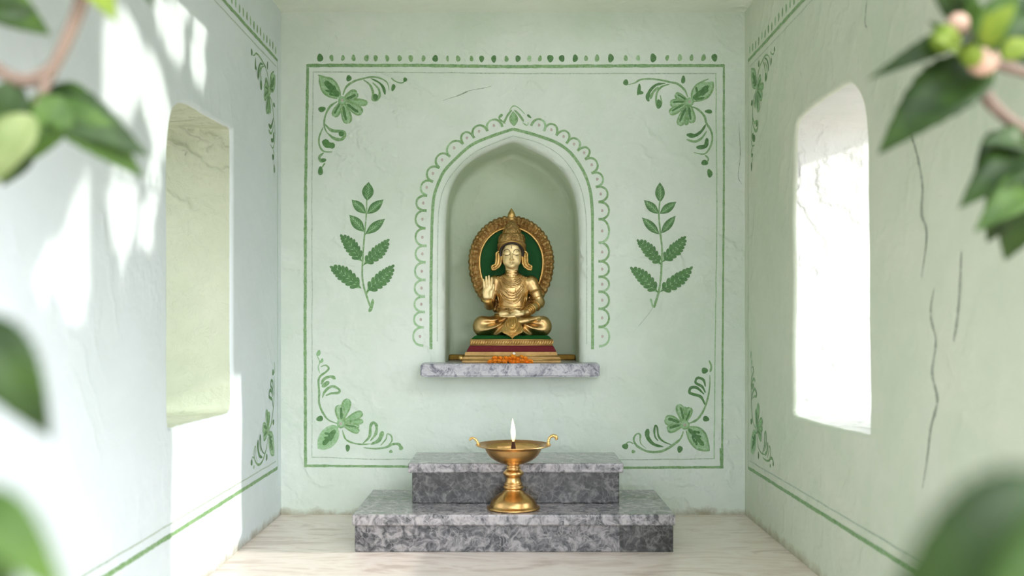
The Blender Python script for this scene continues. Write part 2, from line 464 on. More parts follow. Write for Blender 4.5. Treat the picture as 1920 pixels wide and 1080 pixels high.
def motif_TR(A):
    A.frame(3.857, 960, 80)
    A.poly([A.p(q) for q in [(1300, 420), (1300, 360), (1330, 310), (1380, 285), (1455, 280), (1450, 340), (1420, 390), (1370, 415)]], 2, 0)
    A.stroke([(1300, 420), (1300, 360), (1330, 310), (1370, 285), (1422, 262)], 9, 0, 1)
    A.stroke([(1456, 283), (1450, 340), (1420, 390), (1370, 415), (1310, 427)], 11, 0, 1)
    inner_leaf(A, (1420, 312), (1310, 405), 28, [((1330, 320), (1340, 365)), ((1370, 385), (1420, 340)), ((1320, 412), (1395, 398))])
    for t, w, f in (((1180, 372), 40, 2), ((1143, 440), 50, 2), ((1138, 512), 48, 2), ((1208, 600), 52, 2), ((1258, 598), 26, 5), ((1302, 582), 50, 2)): A.petal((1280, 430), t, w, 0, f, 1, f == 2)
    centre(A, (1283, 427), 29)
    A.stroke([(1270, 395), (1250, 345), (1200, 300), (1140, 285), (1080, 272), (1000, 262), (930, 268), (890, 290), (840, 305)], 13, 0, 0, 8)
    A.blob((823, 288), 19, 22, 0, 1, 1); A.blob((1238, 268), 15, 29, 5, 1)
    A.stroke([(1140, 300), (1080, 320), (1048, 365), (1042, 430), (1060, 470), (1080, 440), (1072, 380)], 11, 0, 1); A.blob((1062, 445), 20, 34, 0, 1, 2)
    A.stroke([(1110, 294), (1045, 305), (1000, 345), (980, 395), (990, 425)], 10, 1, 1, 24); A.stroke([(1060, 320), (1020, 360), (1000, 410)], 14, 0, 1)
    A.blob((918, 340), 13, 42, 8, 1); A.blob((932, 362), 18, 14, 0, 1)
    A.stroke([(1285, 460), (1340, 480), (1390, 530), (1405, 580), (1440, 640), (1448, 700), (1430, 760), (1390, 805), (1315, 795)], 13, 0, 0, 10)
    A.blob((1422, 498), 27, 15, 5, 1)
    A.stroke([(1402, 590), (1370, 640), (1320, 672), (1262, 665)], 10, 1, 1, 26)
    A.stroke([(1408, 640), (1370, 692), (1320, 716), (1262, 700)], 9, 0, 1, 16)
    A.stroke([(1410, 690), (1398, 748), (1332, 758)], 22, 1, 1)
    A.stroke([(1395, 812), (1420, 842), (1400, 880)], 9, 0); A.blob((1393, 868), 25, 20, 0, 1, 1); A.blob((1430, 945), 19, 31, -10, 1)
def motif_BL(A):
    A.frame(4.153, 560, 640)
    A.poly([A.p(q) for q in [(310, 665), (250, 660), (190, 700), (155, 760), (150, 835), (210, 835), (270, 800), (300, 750)]], 5, 0)
    A.stroke([(310, 665), (250, 660), (190, 700), (157, 760), (150, 835)], 11, 2, 1)
    A.stroke([(310, 690), (300, 750), (270, 800), (210, 833), (150, 832)], 17, 2, 1)
    inner_leaf(A, (285, 690), (190, 805), 28, [((200, 715), (245, 722)), ((198, 750), (242, 752)), ((272, 740), (240, 775))])
    for t, w, f in (((318, 495), 66, 2), ((385, 448), 62, 5), ((497, 555), 52, 5), ((503, 622), 36, 5), ((472, 665), 34, 2), ((470, 705), 44, 5)): A.petal((330, 642), t, w, 0, f, 1, f == 2)
    centre(A, (328, 640), 33)
    A.stroke([(300, 640), (230, 610), (185, 550), (160, 480), (160, 400), (155, 310), (170, 270), (210, 240), (235, 210), (210, 186), (172, 198)], 13, 0, 0, 12)
    A.blob((165, 602), 27, 22, -20, 1)
    A.stroke([(185, 440), (205, 390), (260, 350), (316, 375), (310, 400), (255, 405), (212, 422)], 15, 0, 1)
    A.stroke([(175, 335), (200, 292), (250, 275), (288, 292)], 15, 0, 1, 20); A.stroke([(182, 355), (238, 314)], 24, 0, 1)
    A.stroke([(165, 250), (152, 200), (165, 160), (138, 105)], 6, 2); A.blob((155, 92), 16, 24, 20, 5); A.blob((180, 152), 12, 20, 25, 5)
    A.stroke([(340, 690), (365, 760), (420, 790), (490, 802), (560, 798)], 11, 0, 0, 8)
    A.stroke([(500, 795), (552, 740), (560, 660), (583, 633), (607, 660), (600, 720), (558, 775)], 17, 0, 1)
    A.stroke([(560, 802), (625, 770), (655, 700)], 12, 0, 1, 30)
    A.stroke([(638, 812), (680, 760), (690, 722), (720, 735), (726, 775), (700, 805)], 9, 0, 1)
    A.stroke([(505, 828), (600, 836), (680, 825), (730, 802), (780, 802), (802, 845)], 9, 0, 0, 18); A.blob((797, 830), 17, 20, 0, 0, 1)
    A.blob((382, 830), 17, 28, 0, 1); A.blob((718, 858), 14, 13, 0, 0)
def motif_BR(A):
    A.frame(4.153, 1090, 640)
    A.poly([A.p(q) for q in [(820, 670), (900, 670), (960, 710), (985, 780), (998, 850), (950, 850), (890, 830), (840, 770)]], 2, 0)
    A.stroke([(815, 668), (900, 668), (960, 710), (985, 780), (998, 852)], 10, 0, 1)
    A.stroke([(815, 690), (840, 770), (890, 832), (950, 850), (1000, 852)], 10, 0, 1)
    inner_leaf(A, (835, 680), (952, 812), 24, [((870, 700), (925, 712)), ((895, 735), (935, 742)), ((862, 735), (885, 790)), ((890, 770), (900, 810))])
    for t, w, f in (((650, 605), 74, 2), ((668, 688), 58, 2), ((758, 490), 54, 2), ((803, 508), 34, 5), ((848, 515), 50, 2)): A.petal((800, 648), t, w, 0, f, 1, f == 2)
    centre(A, (805, 650), 33)
    A.stroke([(835, 640), (900, 610), (950, 540), (985, 440), (1000, 340), (1000, 262)], 16, 0, 0, 7); A.stroke([(1002, 240), (1012, 195), (994, 148)], 12, 0, 0)
    A.blob((970, 603), 25, 22, 20, 1)
    A.stroke([(962, 492), (930, 432), (870, 412), (842, 398), (852, 363), (900, 362), (955, 412)], 17, 1, 1)
    A.stroke([(966, 400), (940, 352), (890, 322), (905, 285), (950, 300), (966, 352)], 15, 1, 1)
    A.blob((960, 228), 25, 24, 0, 1)
    A.stroke([(795, 700), (770, 760), (710, 810), (640, 850), (570, 862), (500, 852), (430, 810), (408, 760), (430, 722), (458, 728), (460, 790), (505, 835)], 17, 0, 0, 8)
    A.stroke([(700, 805), (640, 780), (602, 740), (590, 670), (575, 658), (568, 700), (575, 745), (598, 775)], 11, 1, 1)
    A.stroke([(640, 822), (562, 800), (515, 742), (517, 682)], 12, 1, 1, 34)
    A.stroke([(408, 798), (370, 783), (342, 805)], 8, 0); A.blob((342, 818), 25, 22, 0, 1, 1)
    A.blob((767, 840), 21, 27, 10, 1); A.blob((405, 858), 15, 14, 0, 0)

A = Art()
# border
A.line([(576, 123), (760, 122.5), (960, 125), (1160, 123.5), (1358, 123)], 6, 0, 0)
A.line([(577, 121), (573, 360), (572, 640), (573, 876)], 5.5, 0, 0)
A.line([(572, 873), (760, 875), (970, 876), (1170, 877), (1355, 876)], 4.5, 0, 0)
A.line([(1357, 121), (1357, 360), (1355, 640), (1354, 878)], 3.6, 0, 0)
A.line([(1353, 840), (1353, 878)], 6.5, 0, 1)
A.line([(586, 135), (760, 136), (1000, 138), (1342, 138)], 1.8, 3, 0, .9)
A.line([(587, 134), (585, 400), (585, 640), (585, 858)], 1.4, 3, 0, .9)
A.line([(585, 857), (700, 861), (960, 862), (1200, 862), (1340, 860)], 1.6, 3, 0, .9)
A.line([(1342, 137), (1344, 400), (1341, 640), (1339, 860)], 1.8, 2, 0, .9)
A.frame(3.857, 560, 80)
szl = [(23, 29), (15, 24), (14, 21), (16, 24), (18, 24), (16, 24), (15, 25), (17, 22), (17, 25), (15, 23), (22, 25), (10, 22), (17, 23), (14, 21), (19, 24), (19, 27), (16, 22)]
for x, (a, b) in zip([155, 238, 320, 397, 490, 557, 640, 730, 811, 903, 988, 1077, 1153, 1250, 1323, 1411, 1503], szl):
    A.blob((x, 109 + x * .006), a * .95, b, random.uniform(-12, 12), 1 if a > 18 else 0)
A.frame(3.857, 960, 80)
szr = [(20, 24), (16, 23), (14, 22), (24, 27), (22, 25), (20, 28), (15, 20), (17, 27), (22, 31), (15, 22), (15, 21), (23, 32), (14, 22), (17, 25), (15, 24), (17, 26), (22, 28)]
for i, (x, (a, b)) in enumerate(zip([43, 125, 202, 277, 360, 457, 535, 615, 714, 823, 912, 1021, 1122, 1214, 1298, 1385, 1464], szr)):
    A.blob((x, 116 - x * .005), a * .95, b, random.uniform(-15, 15), 1 if a > 19 else (2 if i in (1, 10, 13) else 0))
# arch line
ARCH_L = [(808, 655), (808, 600), (808, 544), (809, 470), (810.5, 406), (814, 368), (822, 343), (833, 321), (853, 299), (884, 272), (923, 255), (962, 242)]
ARCH_R = [(962, 242), (1000, 252), (1040, 266), (1066, 283), (1084, 305), (1098, 330), (1107, 360), (1110.5, 395), (1111, 422), (1111, 540), (1111, 655)]
A.frame(1, 0, 0)
A.stroke(ARCH_L, 5.6, 0, 0, wob=.05, taper=False); A.stroke(ARCH_R, 5.6, 0, 0, wob=.05, taper=False)
A.stroke([(820, 640), (820, 540), (821, 440), (824, 385), (836, 345), (862, 310), (893, 284), (930, 267), (962, 255)], 1.3, 3, 0, taper=False)
A.stroke([(962, 255), (1010, 268), (1048, 290), (1072, 318), (1088, 350), (1097, 390), (1100, 450), (1100, 645)], 1.3, 3, 0, taper=False)
CL = [(942, 238), (914, 246), (889, 259), (868.5, 270.5), (844, 294), (824, 315), (812, 341), (801, 367), (800, 395), (798, 428), (800, 461), (798, 492), (798, 525), (797, 556), (797, 585), (795, 614), (794, 648)]
CR = [(996, 236), (1020, 246), (1043, 254), (1062, 269), (1083, 283), (1097, 299), (1109, 325), (1117, 351), (1122, 379), (1122, 411), (1122, 455), (1122, 490), (1122, 519), (1122, 547), (1122, 579), (1122, 613), (1123, 649)]
for CC, sg in ((CL, -1), (CR, 1)):
    for i, (a, b) in enumerate(zip(CC[:-1], CC[1:])):
        a = Vector(a); b = Vector(b); c = (a + b) / 2; d = b - a
        n = Vector((d.y, -d.x)).normalized() * sg
        L = d.length / 2; h = 18 if i < 7 else 20
        pts = [c - d.normalized() * L * math.cos(th) * (1 + .12 * math.sin(th)) + n * h * math.sin(th) for th in np.linspace(0, PI, 9)]
        pts = [tuple(q) for q in pts]
        fade = 2 if (i > 9 and sg < 0) or i > 14 else 0
        A.stroke(pts[:5], 4.8, fade, 0, 3.4, n=3, wob=.04, taper=False); A.stroke(pts[4:], 3.4, fade if i % 3 else 2, 0, 5.0, n=3, wob=.04, taper=False)
        q = c + n * 7
        A.blob(tuple(q), 2.4, 3, 0, 4)
# apex bud
A.stroke([(960, 206), (952, 216), (944, 232)], 3, 0, 1, 5); A.stroke([(964, 206), (974, 216), (982, 228)], 3, 0, 1, 5)
A.leaf((964, 237), (962, 208), 17, 0, 1, 3)
A.stroke([(948, 232), (936, 222), (940, 214)], 3, 0, 0); A.blob((940, 217), 2.2, 4, 30, 0)
A.stroke([(980, 230), (988, 235), (991, 229)], 2.5, 2, 0); A.blob((992, 218), 2.2, 5, -50, 1)
A.stroke([(955, 208), (962, 199), (972, 202), (984, 214)], 2, 5, 0)
# fern sprigs
A.frame(3.273, 560, 330)
A.stroke([(418, 140), (415, 240), (405, 350), (395, 480), (390, 600), (400, 680), (425, 760), (440, 800)], 8, 0, 0, 13, taper=False)
A.stroke([(432, 835), (448, 800), (456, 755)], 18, 0, 1)
A.leaf((420, 152), (430, 36), 72)
A.leaf((412, 230), (325, 145), 58); A.leaf((420, 232), (521, 144), 58); A.leaf((403, 342), (311, 238), 64); A.leaf((412, 356), (531, 262), 56)
A.stroke([(405, 365), (425, 335)], 8, 0)
A.feather((388, 525), (258, 362), 96); A.feather((400, 545), (553, 390), 92); A.feather((385, 690), (196, 556), 106); A.feather((415, 712), (584, 548), 100)
A.stroke([(412, 730), (430, 700)], 9, 0); A.stroke([(398, 550), (415, 520)], 9, 0)
A.frame(3.273, 1090, 330)
A.stroke([(482, 150), (476, 240), (485, 350), (495, 450), (492, 540), (488, 620), (475, 710), (445, 808)], 9, 0, 0, 14, taper=False)
A.stroke([(440, 808), (425, 752)], 13, 2, 1)
A.leaf((483, 162), (482, 38), 60)
A.leaf((475, 232), (384, 148), 54); A.leaf((482, 232), (583, 158), 54); A.leaf((478, 358), (371, 254), 54); A.leaf((490, 352), (579, 243), 50)
A.feather((490, 545), (343, 392), 88); A.feather((498, 528), (639, 372), 92); A.feather((470, 715), (303, 562), 98); A.feather((482, 712), (680, 560), 98)
for f in (motif_TL, motif_TR, motif_BL, motif_BR): f(A)
# hairline cracks in the plaster
A.frame(3.857, 560, 80)
A.stroke([(1040, 420), (1100, 400), (1150, 385), (1210, 355), (1270, 340), (1330, 330), (1395, 315)], 3, 6, 0); A.stroke([(1140, 388), (1180, 372), (1230, 350)], 6, 6, 1)
A.frame(1, 0, 0)
A.stroke([(1225, 575), (1215, 590), (1196, 613)], 1, 3, 0)
A.stroke([(1385, 230), (1388, 290), (1384, 330), (1391, 345)], 1, 6, 0); A.stroke([(1402, 270), (1406, 310), (1404, 345)], .01, 6, 0)

def art_geo(A, mp, mb, base_slot):
    for pts, mi, lay in A.items:
        P = [mp(q.x, q.y, .0006 + lay * .0002) for q in pts]
        mb.add(P, [tuple(range(len(P)))], base_slot + mi)
def back_map(px, py, off):
    x, z = BW(px, py); return (x, -off, z)

# ================================================================ the setting
def outline_faces(outer, hole):
    """triangles between an outer loop and a hole (both 2d)"""
    o = [Vector((a, b, 0)) for a, b in outer]; h = [Vector((a, b, 0)) for a, b in hole]
    return tessellate_polygon([o, h]), o + h
def offset_loop(P, d):
    """inward offset (2d closed loop, counter-clockwise keeps +d inward)"""
    N = len(P); out = []
    for i in range(N):
        a, b, c = Vector(P[i - 1]), Vector(P[i]), Vector(P[(i + 1) % N])
        t1 = (b - a).normalized(); t2 = (c - b).normalized()
        n = Vector((-(t1.y + t2.y), t1.x + t2.x)); n = n.normalized() if n.length > 1e-6 else Vector((-t1.y, t1.x))
        co = max(.5, n.dot(Vector((-t1.y, t1.x))))
        out.append(tuple(b + n * d / co))
    return out
# back wall with the arched niche.  loop counter-clockwise seen from the camera (x right, z up)
NB = .545
half = [(1087, 640), (1087, 560), (1087, 480), (1086, 430), (1083, 390), (1076, 358), (1064, 332), (1046, 310), (1022, 292), (992, 277), (963, 265)]
half2 = [(930, 276), (900, 290), (876, 306), (858, 326), (846, 350), (838, 382), (834.5, 430), (834, 480), (834, 560), (834, 640)]
arch2d = [tuple(p) for p in catmull([BW(*q) for q in half + half2], 5)]
inner = [(BW(834, 0)[0], NB), (BW(1087, 0)[0], NB)] + arch2d      # ccw: bottom-left, bottom-right, up the right side, over, down
BV = .036
def bevelled_inner(s):  # outline grown by s (but never below the sill line)
    g = offset_loop(inner, -s)
    return [(x, max(z, NB) if i > 1 else NB) for i, (x, z) in enumerate(g)]
mb = MB(); sm = []
outer = [(XL - .02, -.0), (XR + .02, -.0), (XR + .02, ZC + .02), (XL - .02, ZC + .02)]
ring0 = bevelled_inner(BV)
tris, pts = outline_faces(outer, ring0)
mb.add([(p.x, 0, p.y) for p in pts], tris, 0)
rings = [(BV * (1 - math.sin(a)), BV * (1 - math.cos(a))) for a in np.linspace(0, PI / 2, 7)]
loops = [[(x, d, z) for x, z in bevelled_inner(s)] for s, d in rings]
for d in (.12, .2, .27): loops.append([(x, d, z) for x, z in bevelled_inner(0)])
loops += [[(x, .29, z) for x, z in bevelled_inner(-.006)], [(x, .298, z) for x, z in bevelled_inner(-.02)]]
N = len(inner)
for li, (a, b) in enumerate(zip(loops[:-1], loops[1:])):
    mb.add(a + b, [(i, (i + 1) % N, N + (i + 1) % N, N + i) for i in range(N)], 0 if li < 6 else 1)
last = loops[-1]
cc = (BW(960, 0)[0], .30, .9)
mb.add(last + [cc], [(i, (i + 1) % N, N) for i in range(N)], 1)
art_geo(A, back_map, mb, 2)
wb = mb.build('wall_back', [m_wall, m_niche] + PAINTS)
me = wb.data
me.polygons.foreach_set('use_smooth', [abs(p.normal.y) < .9999 for p in me.polygons])
tag(wb, 'mint green plaster wall with painted green borders and an arched niche', None, None, 'structure')

# side walls: inner face in (y, z); hole loops ccw
def wall_side(name, X, sgn, mp2, hole_px, mwall, mj, thick, splay_far, splay_near, top_pts, art, wname, wlabel, label):
    """sgn: direction outward along x (+1 right wall, -1 left wall)"""
    hole = [mp2(*q) for q in hole_px]
    hole = [tuple(p) for p in catmull(hole, 5, True)]
    hole = [(y + .0025 * noise.noise(Vector((y * 30, z * 30, X))), z + .0025 * noise.noise(Vector((y * 30, z * 30, X + 9)))) for y, z in hole]
    ar = sum(hole[i - 1][0] * hole[i][1] - hole[i][0] * hole[i - 1][1] for i in range(len(hole)))
    if ar < 0: hole = hole[::-1]
    outer = [(.02, 0), (.02, ZC)] + top_pts + [(top_pts[-1][0], 0)]
    mb = MB()
    tris, pts = outline_faces(outer, offset_loop(hole, -.012))
    mb.add([(X, p.x, p.y) for p in pts], tris, 0)
    # small rounded arris
    H0 = offset_loop(hole, -.012); n = len(hole)
    R = []
    for a in np.linspace(0, PI / 2, 5):
        g = offset_loop(hole, -.012 * (1 - math.sin(a)))
        R.append([(X + sgn * .012 * (1 - math.cos(a)), y, z) for y, z in g])
    for a, b in zip(R[:-1], R[1:]): mb.add(a + b, [(i, (i + 1) % n, n + (i + 1) % n, n + i) for i in range(n)], 0)
    # outer skin, top and front edge
    Xo = X + sgn * thick
    yf = max(h[0] for h in hole); yn = min(h[0] for h in hole)
    def splayed(s):
        out = []
        for y, z in hole:
            u = (y - yn) / (yf - yn)
            out.append((X + sgn * (.012 + s * (thick - .012)), y + s * thick * (splay_far * max(0, u * 2 - 1) - splay_near * max(0, 1 - u * 2)), z))
        return out
    ho = [(p[1], p[2]) for p in splayed(1)]
    tris, pts = outline_faces(outer, ho)
    mb.add([(Xo, p.x, p.y) for p in pts], tris, 0)
    m = len(outer)
    mb.add([(X, a, b) for a, b in outer] + [(Xo, a, b) for a, b in outer], [(i, (i + 1) % m, m + (i + 1) % m, m + i) for i in range(m)], 0)
    art_geo(art[0], art[1], mb, 1)
    w = mb.build(name, [mwall] + PAINTS)
    w.data.polygons.foreach_set('use_smooth', [False] * len(w.data.polygons))
    tag(w, label, None, None, 'structure')
    mj_ = MB(); S = [splayed(s) for s in np.linspace(0, 1, 6)]
    for a, b in zip(S[:-1], S[1:]): mj_.add(a + b, [(i, (i + 1) % n, n + (i + 1) % n, n + i) for i in range(n)], 0)
    j = mj_.build(wname, [mj]); tag(j, wlabel, None, None, 'structure')
    return w
# decoration of the side walls: coordinates are back-wall pixels measured from the panel's border
def side_art(motifs, x0, right):
    S = Art()
    for f in motifs: f(S)
    S.frame(1, 0, 0)
    e = x0 + (1060 if right else -1060)
    S.line([(x0, 121), (e, 118)], 6, 0, 0); S.line([(x0, 873), (e, 873)], 6, 0, 0)
    S.line([(x0, 121), (x0, 873)], 1.6, 2, 0, .6)
    q = 12 if right else -12
    S.line([(x0 + q, 135), (e, 134)], 1.8, 3, 0, .8); S.line([(x0 + q, 859), (e, 858)], 2, 3, 0, .8)
    for i in range(38):
        S.blob((x0 + (22 * i + 14) * (1 if right else -1), 105 + random.uniform(-2, 2)), 4.2, 7.5, random.uniform(-10, 10), 0 if i % 4 else 2)
    return S
SL = side_art((motif_TR, motif_BR), 1356, False)
SR = side_art((motif_TL, motif_BL), 574, True)
def left_map(px, py, off):
    return (XL + off, -(.061 + (1356 - px) / PXM), BW(0, py)[1])
def right_map(px, py, off):
    return (XR - off, -(.053 + (px - 574) / PXM), BW(0, py)[1])
# long damp cracks running down the right wall
def crackR(pts, w, mi=6):
    for a, b in zip(pts[:-1], pts[1:]): pass
    P = []
    for q in pts:
        y, z = RWy(*q); P.append((574 + (-y - .053) * PXM, VY - (z - HC) * PXM))
    SR.frame(1, 0, 0); SR.stroke(P, w, mi, 0, wob=.3)
crackR([(1708, 250), (1722, 300), (1730, 350), (1728, 400), (1738, 440), (1728, 520)], 4.5)
crackR([(1752, 540), (1745, 590), (1755, 640), (1748, 700), (1758, 750), (1746, 800), (1740, 850), (1730, 915)], 4.5)
crackR([(1803, 470), (1800, 540), (1795, 600), (1788, 640)], 4.5)
crackR([(1626, 0), (1622, 40), (1626, 52)], 2.5)
crackR([(1501, 135), (1503, 143)], 1)
# left opening (px on the left wall)
holeL = [(437, 262), (437, 400), (437, 520), (437, 650), (438, 750), (434, 772), (420, 778), (380, 788), (345, 797), (322, 802), (315, 790), (314, 700), (314, 560), (314, 420), (314, 290), (320, 226), (330, 200), (352, 194), (390, 216), (422, 234), (434, 241)]
wall_side('wall_left', XL, -1, LWy, holeL, m_wallL, m_jambL, .40, -.10, .2, [(-2.6, ZC)], (SL, left_map), 'window_1',
          'plastered reveal of the unglazed opening in the left wall', 'pale mint plaster wall at left with dappled sunlight and painted border')
holeR = [(1490, 250), (1488, 330), (1486, 420), (1488, 520), (1486, 640), (1487, 740), (1488, 776), (1510, 786), (1560, 800), (1600, 809), (1626, 814), (1630, 800), (1630, 720), (1628, 600), (1628, 480), (1626, 360), (1626, 270), (1620, 205), (1608, 172), (1592, 157), (1572, 166), (1540, 186), (1512, 208), (1496, 224)]
wall_side('wall_right', XR, 1, RWy, holeR, m_wallR, m_jambR, .42, .36, .3, [(-1.12, ZC), (-1.16, 1.69), (-1.55, 1.54), (-1.85, 1.42), (-2.6, 1.42)], (SR, right_map), 'window_2',
          'white sunlit reveal of the arched unglazed opening in the right wall', 'mint plaster wall at right, its sage tone holding bounce light, with damp cracks and painted border')
mb = MB(); o_ = [(XL - .4, 0), (XR + .42, 0), (XR + .42, 1.42), (.3, ZC + .1), (XL - .4, ZC + .1)]; dr = [(XL - .4, 0), (-.72, 0), (-.72, 1.30), (.74, 1.30), (.74, 0), (XR + .42, 0), (XR + .42, 1.42), (.3, ZC + .1), (XL - .4, ZC + .1)]  # front wall behind the view, added to hold back sky light
n = len(dr); tr = tessellate_polygon([[Vector((a, b, 0)) for a, b in dr]])
mb.add([(a, -2.62, b) for a, b in dr] + [(a, -2.70, b) for a, b in dr], list(tr) + [tuple(q + n for q in t) for t in tr] + [(i, (i + 1) % n, n + (i + 1) % n, n + i) for i in range(n)], 0)
wf = mb.build('added_front_wall', m_wall, None, False); tag(wf, 'unseen plaster front wall with a doorway, added to limit sky light from the front', None, None, 'structure')
fl = bevel_box('floor', (-3.2, -7.5, -.08), (3.2, .32, 0), m_floor, .002); tag(fl, 'pale veined marble floor', None, None, 'structure')
bm = bmesh.new()
vs = [bm.verts.new((x, y, ZC)) for x, y in ((XL - .4, .32), (XL - .4, -2.7), (.02, -2.7), (.02, -.82), (XR + .42, -.82), (XR + .42, .32))]  # left strip runs forward out of view, added to cut skylight
f = bm.faces.new(vs); r = bmesh.ops.extrude_face_region(bm, geom=[f]); bmesh.ops.translate(bm, verts=[v for v in r['geom'] if isinstance(v, bmesh.types.BMVert)], vec=(0, 0, .1))
ce = from_bm('ceiling', bm, m_ceil, None, False); tag(ce, 'pale mint plaster ceiling', None, None, 'structure')
# ================================================================ stone steps, shelf, lamp
def step(name, label, cx, w_t, w_r, y_back, y_t, y_r, z0, z_t, th, mt, mr):
    e = empty(name, (cx, (y_back + y_t) / 2, z0)); o = e.location.copy()
    bevel_box('tread', (cx - w_t / 2, y_t, z_t - th), (cx + w_t / 2, y_back, z_t), mt, .005, e, org=o)
    bevel_box('riser', (cx - w_r / 2, y_r, z0), (cx + w_r / 2, y_back - .004, z_t - th), mr, .003, e, org=o)
    if mr is m_riser:
        bevel_box('riser_tile', (.352, y_r - .0012, z0), (cx + w_r / 2 + .0008, y_r + .02, z_t - th - .0008), m_riserd, .002, e, org=o)
    return tag(e, label, 'step')
ky = lambda k: -(D - D / k)
ZS1 = .1267; ZS2 = .2688
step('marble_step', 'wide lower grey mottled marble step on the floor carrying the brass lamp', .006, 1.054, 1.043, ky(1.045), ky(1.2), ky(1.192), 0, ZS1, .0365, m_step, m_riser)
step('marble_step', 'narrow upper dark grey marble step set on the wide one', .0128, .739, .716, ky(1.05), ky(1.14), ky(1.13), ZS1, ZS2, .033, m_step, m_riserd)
# niche shelf: a T-shaped slab, the tongue lies on the niche bottom
ZSH = .5954
xs0, xs1 = -.0073 - .339, -.0073 + .339; ts0, ts1 = BW(834, 0)[0] + .001, BW(1087, 0)[0] - .001
prof = [(xs0, -.1315), (xs1, -.1315), (xs1, -.0005), (ts1, -.0005), (ts1, .285), (ts0, .285), (ts0, -.0005), (xs0, -.0005)]
bm = bmesh.new(); vs = [bm.verts.new((x, y, NB + .0005)) for x, y in prof]; f = bm.faces.new(vs)
r = bmesh.ops.extrude_face_region(bm, geom=[f]); bmesh.ops.translate(bm, verts=[v for v in r['geom'] if isinstance(v, bmesh.types.BMVert)], vec=(0, 0, ZSH - NB - .0005))
bmesh.ops.bevel(bm, geom=bm.edges[:], offset=.005, segments=3, affect='EDGES')
sh = from_bm('niche_shelf', bm, m_shelf, None, False)
tag(sh, 'pale grey mottled marble shelf projecting from the niche under the golden statue', 'shelf')

# brass oil lamp
LX, LY = .0045, ky(1.161)
lamp = empty('oil_lamp', (LX, LY, ZS1)); tag(lamp, 'brass pedestal oil lamp with a lit wick standing on the lower marble step', 'lamp')
U = 1 / 557.0
def lathe(prof, n=72, close=True):
    mb = MB(); vs = []; fs = []
    for r, z in prof:
        for j in range(n):
            a = 2 * PI * j / n; vs.append((r * math.cos(a), r * math.sin(a), z))
    for i in range(len(prof) - 1):
        for j in range(n):
            k = (j + 1) % n; fs.append((i * n + j, i * n + k, (i + 1) * n + k, (i + 1) * n + j))
    mb.add(vs, fs); return mb
def cr(y, r): return (r / 4.909 * U, (948 - y) / 4.909 * U)
ped = [cr(*q) for q in [(948, 5), (948, 236), (946, 243), (938, 246), (929, 243), (924, 228), (917, 217), (905, 213), (885, 207), (862, 192), (838, 165), (815, 132), (795, 103), (778, 86), (768, 80), (765, 84), (758, 92), (748, 95), (740, 91), (735, 80), (730, 84), (722, 87), (716, 82), (708, 74), (690, 70), (668, 67), (656, 68), (648, 80), (636, 90), (625, 94), (612, 90), (600, 78), (590, 66), (582, 60), (576, 64), (570, 66), (564, 62), (556, 55), (548, 56), (541, 66), (536, 74)]]
P = lathe(ped); b = P.build('pedestal', m_brass, lamp)
bowl = [cr(*q) for q in [(538, 40), (536, 80), (526, 122), (506, 165), (480, 204), (452, 231), (425, 248), (405, 258), (392, 266), (381, 290), (372, 330), (366, 345), (361, 347), (358, 342), (366, 318), (374, 288), (384, 268), (400, 252), (430, 236), (460, 214), (485, 185), (500, 150), (508, 90), (510, 5)]]
bo = lathe([(r, z) for r, z in [catmull([(a, b, 0) for a, b in bowl], 3)[i][:2] for i in range(len(catmull([(a, b, 0) for a, b in bowl], 3)))]]).build('bowl', m_brass, lamp)
rz = cr(362, 0)[1]
for sg, pts, rr in ((-1, [(318, 0, -4), (326, 0, 14), (336, 0, 34), (352, 0, 52), (374, 0, 62), (392, 0, 56), (398, 0, 44)], [13, 10, 9, 9, 9, 10, 6]),
                    (1, [(322, 0, -4), (322, 0, 20), (326, 0, 46), (340, 0, 70), (364, 0, 82), (390, 0, 74), (400, 0, 56), (392, 0, 50)], [15, 12, 11, 11, 13, 15, 11, 6])):
    q = catmull([(sg * a / 4.909 * U, 0, rz + c / 4.909 * U) for a, b_, c in pts], 5)
    rad = np.interp(np.linspace(0, 1, len(q)), np.linspace(0, 1, len(rr)), rr) / 4.909 * U * 1.15
    m = MB(); m.tube(q, [float(x) * (1 + .14 * math.sin(i * 1.9)) for i, x in enumerate(rad)], 12)
    m.sphere(q[-1], float(rad[-3]) * 1.1)
    m.sphere((sg * 318 / 4.909 * U, 0, rz - .001), (.0075, .011, .0026))
    m.build('handle', m_handle, lamp)
oz = cr(432, 0)[1]
m = MB(); n = 48; R = 232 / 4.909 * U
m.add([(R * math.cos(2 * PI * i / n), R * math.sin(2 * PI * i / n), oz) for i in range(n)], [tuple(range(n))]); m.build('oil', m_oil, lamp)
# wick holder and flame stand in the middle of the bowl
m = MB(); wz = oz
m.tube(catmull([(0, 0, wz - .002), (0, 0, wz + .010), (.0005, 0, wz + .022), (-.0005, 0, wz + .036)], 4), [.006, .0065, .0072, .0078, .008, .008, .0078, .0074, .007, .0064, .0058, .005, .0036], 12)
m.build('wick', m_wick, lamp)
fl_pts = [(0, 0), (.14, .62), (.3, .95), (.45, 1), (.6, .86), (.75, .6), (.9, .28), (1, 0.02)]
m = MB(); vs = []; H = .084; Wf = .0076; nn = 16; zf = wz + .030
prof = [tuple(p) for p in catmull([(a, b, 0) for a, b in fl_pts], 4)]
fm = lathe([(max(.0002, p[1]) * Wf, zf + p[0] * H) for p in prof], 20)
fm.v = [(x - .003 * ((z - zf) / H) ** 2, y, z) for x, y, z in fm.v]
fm.build('flame', m_flame, lamp)

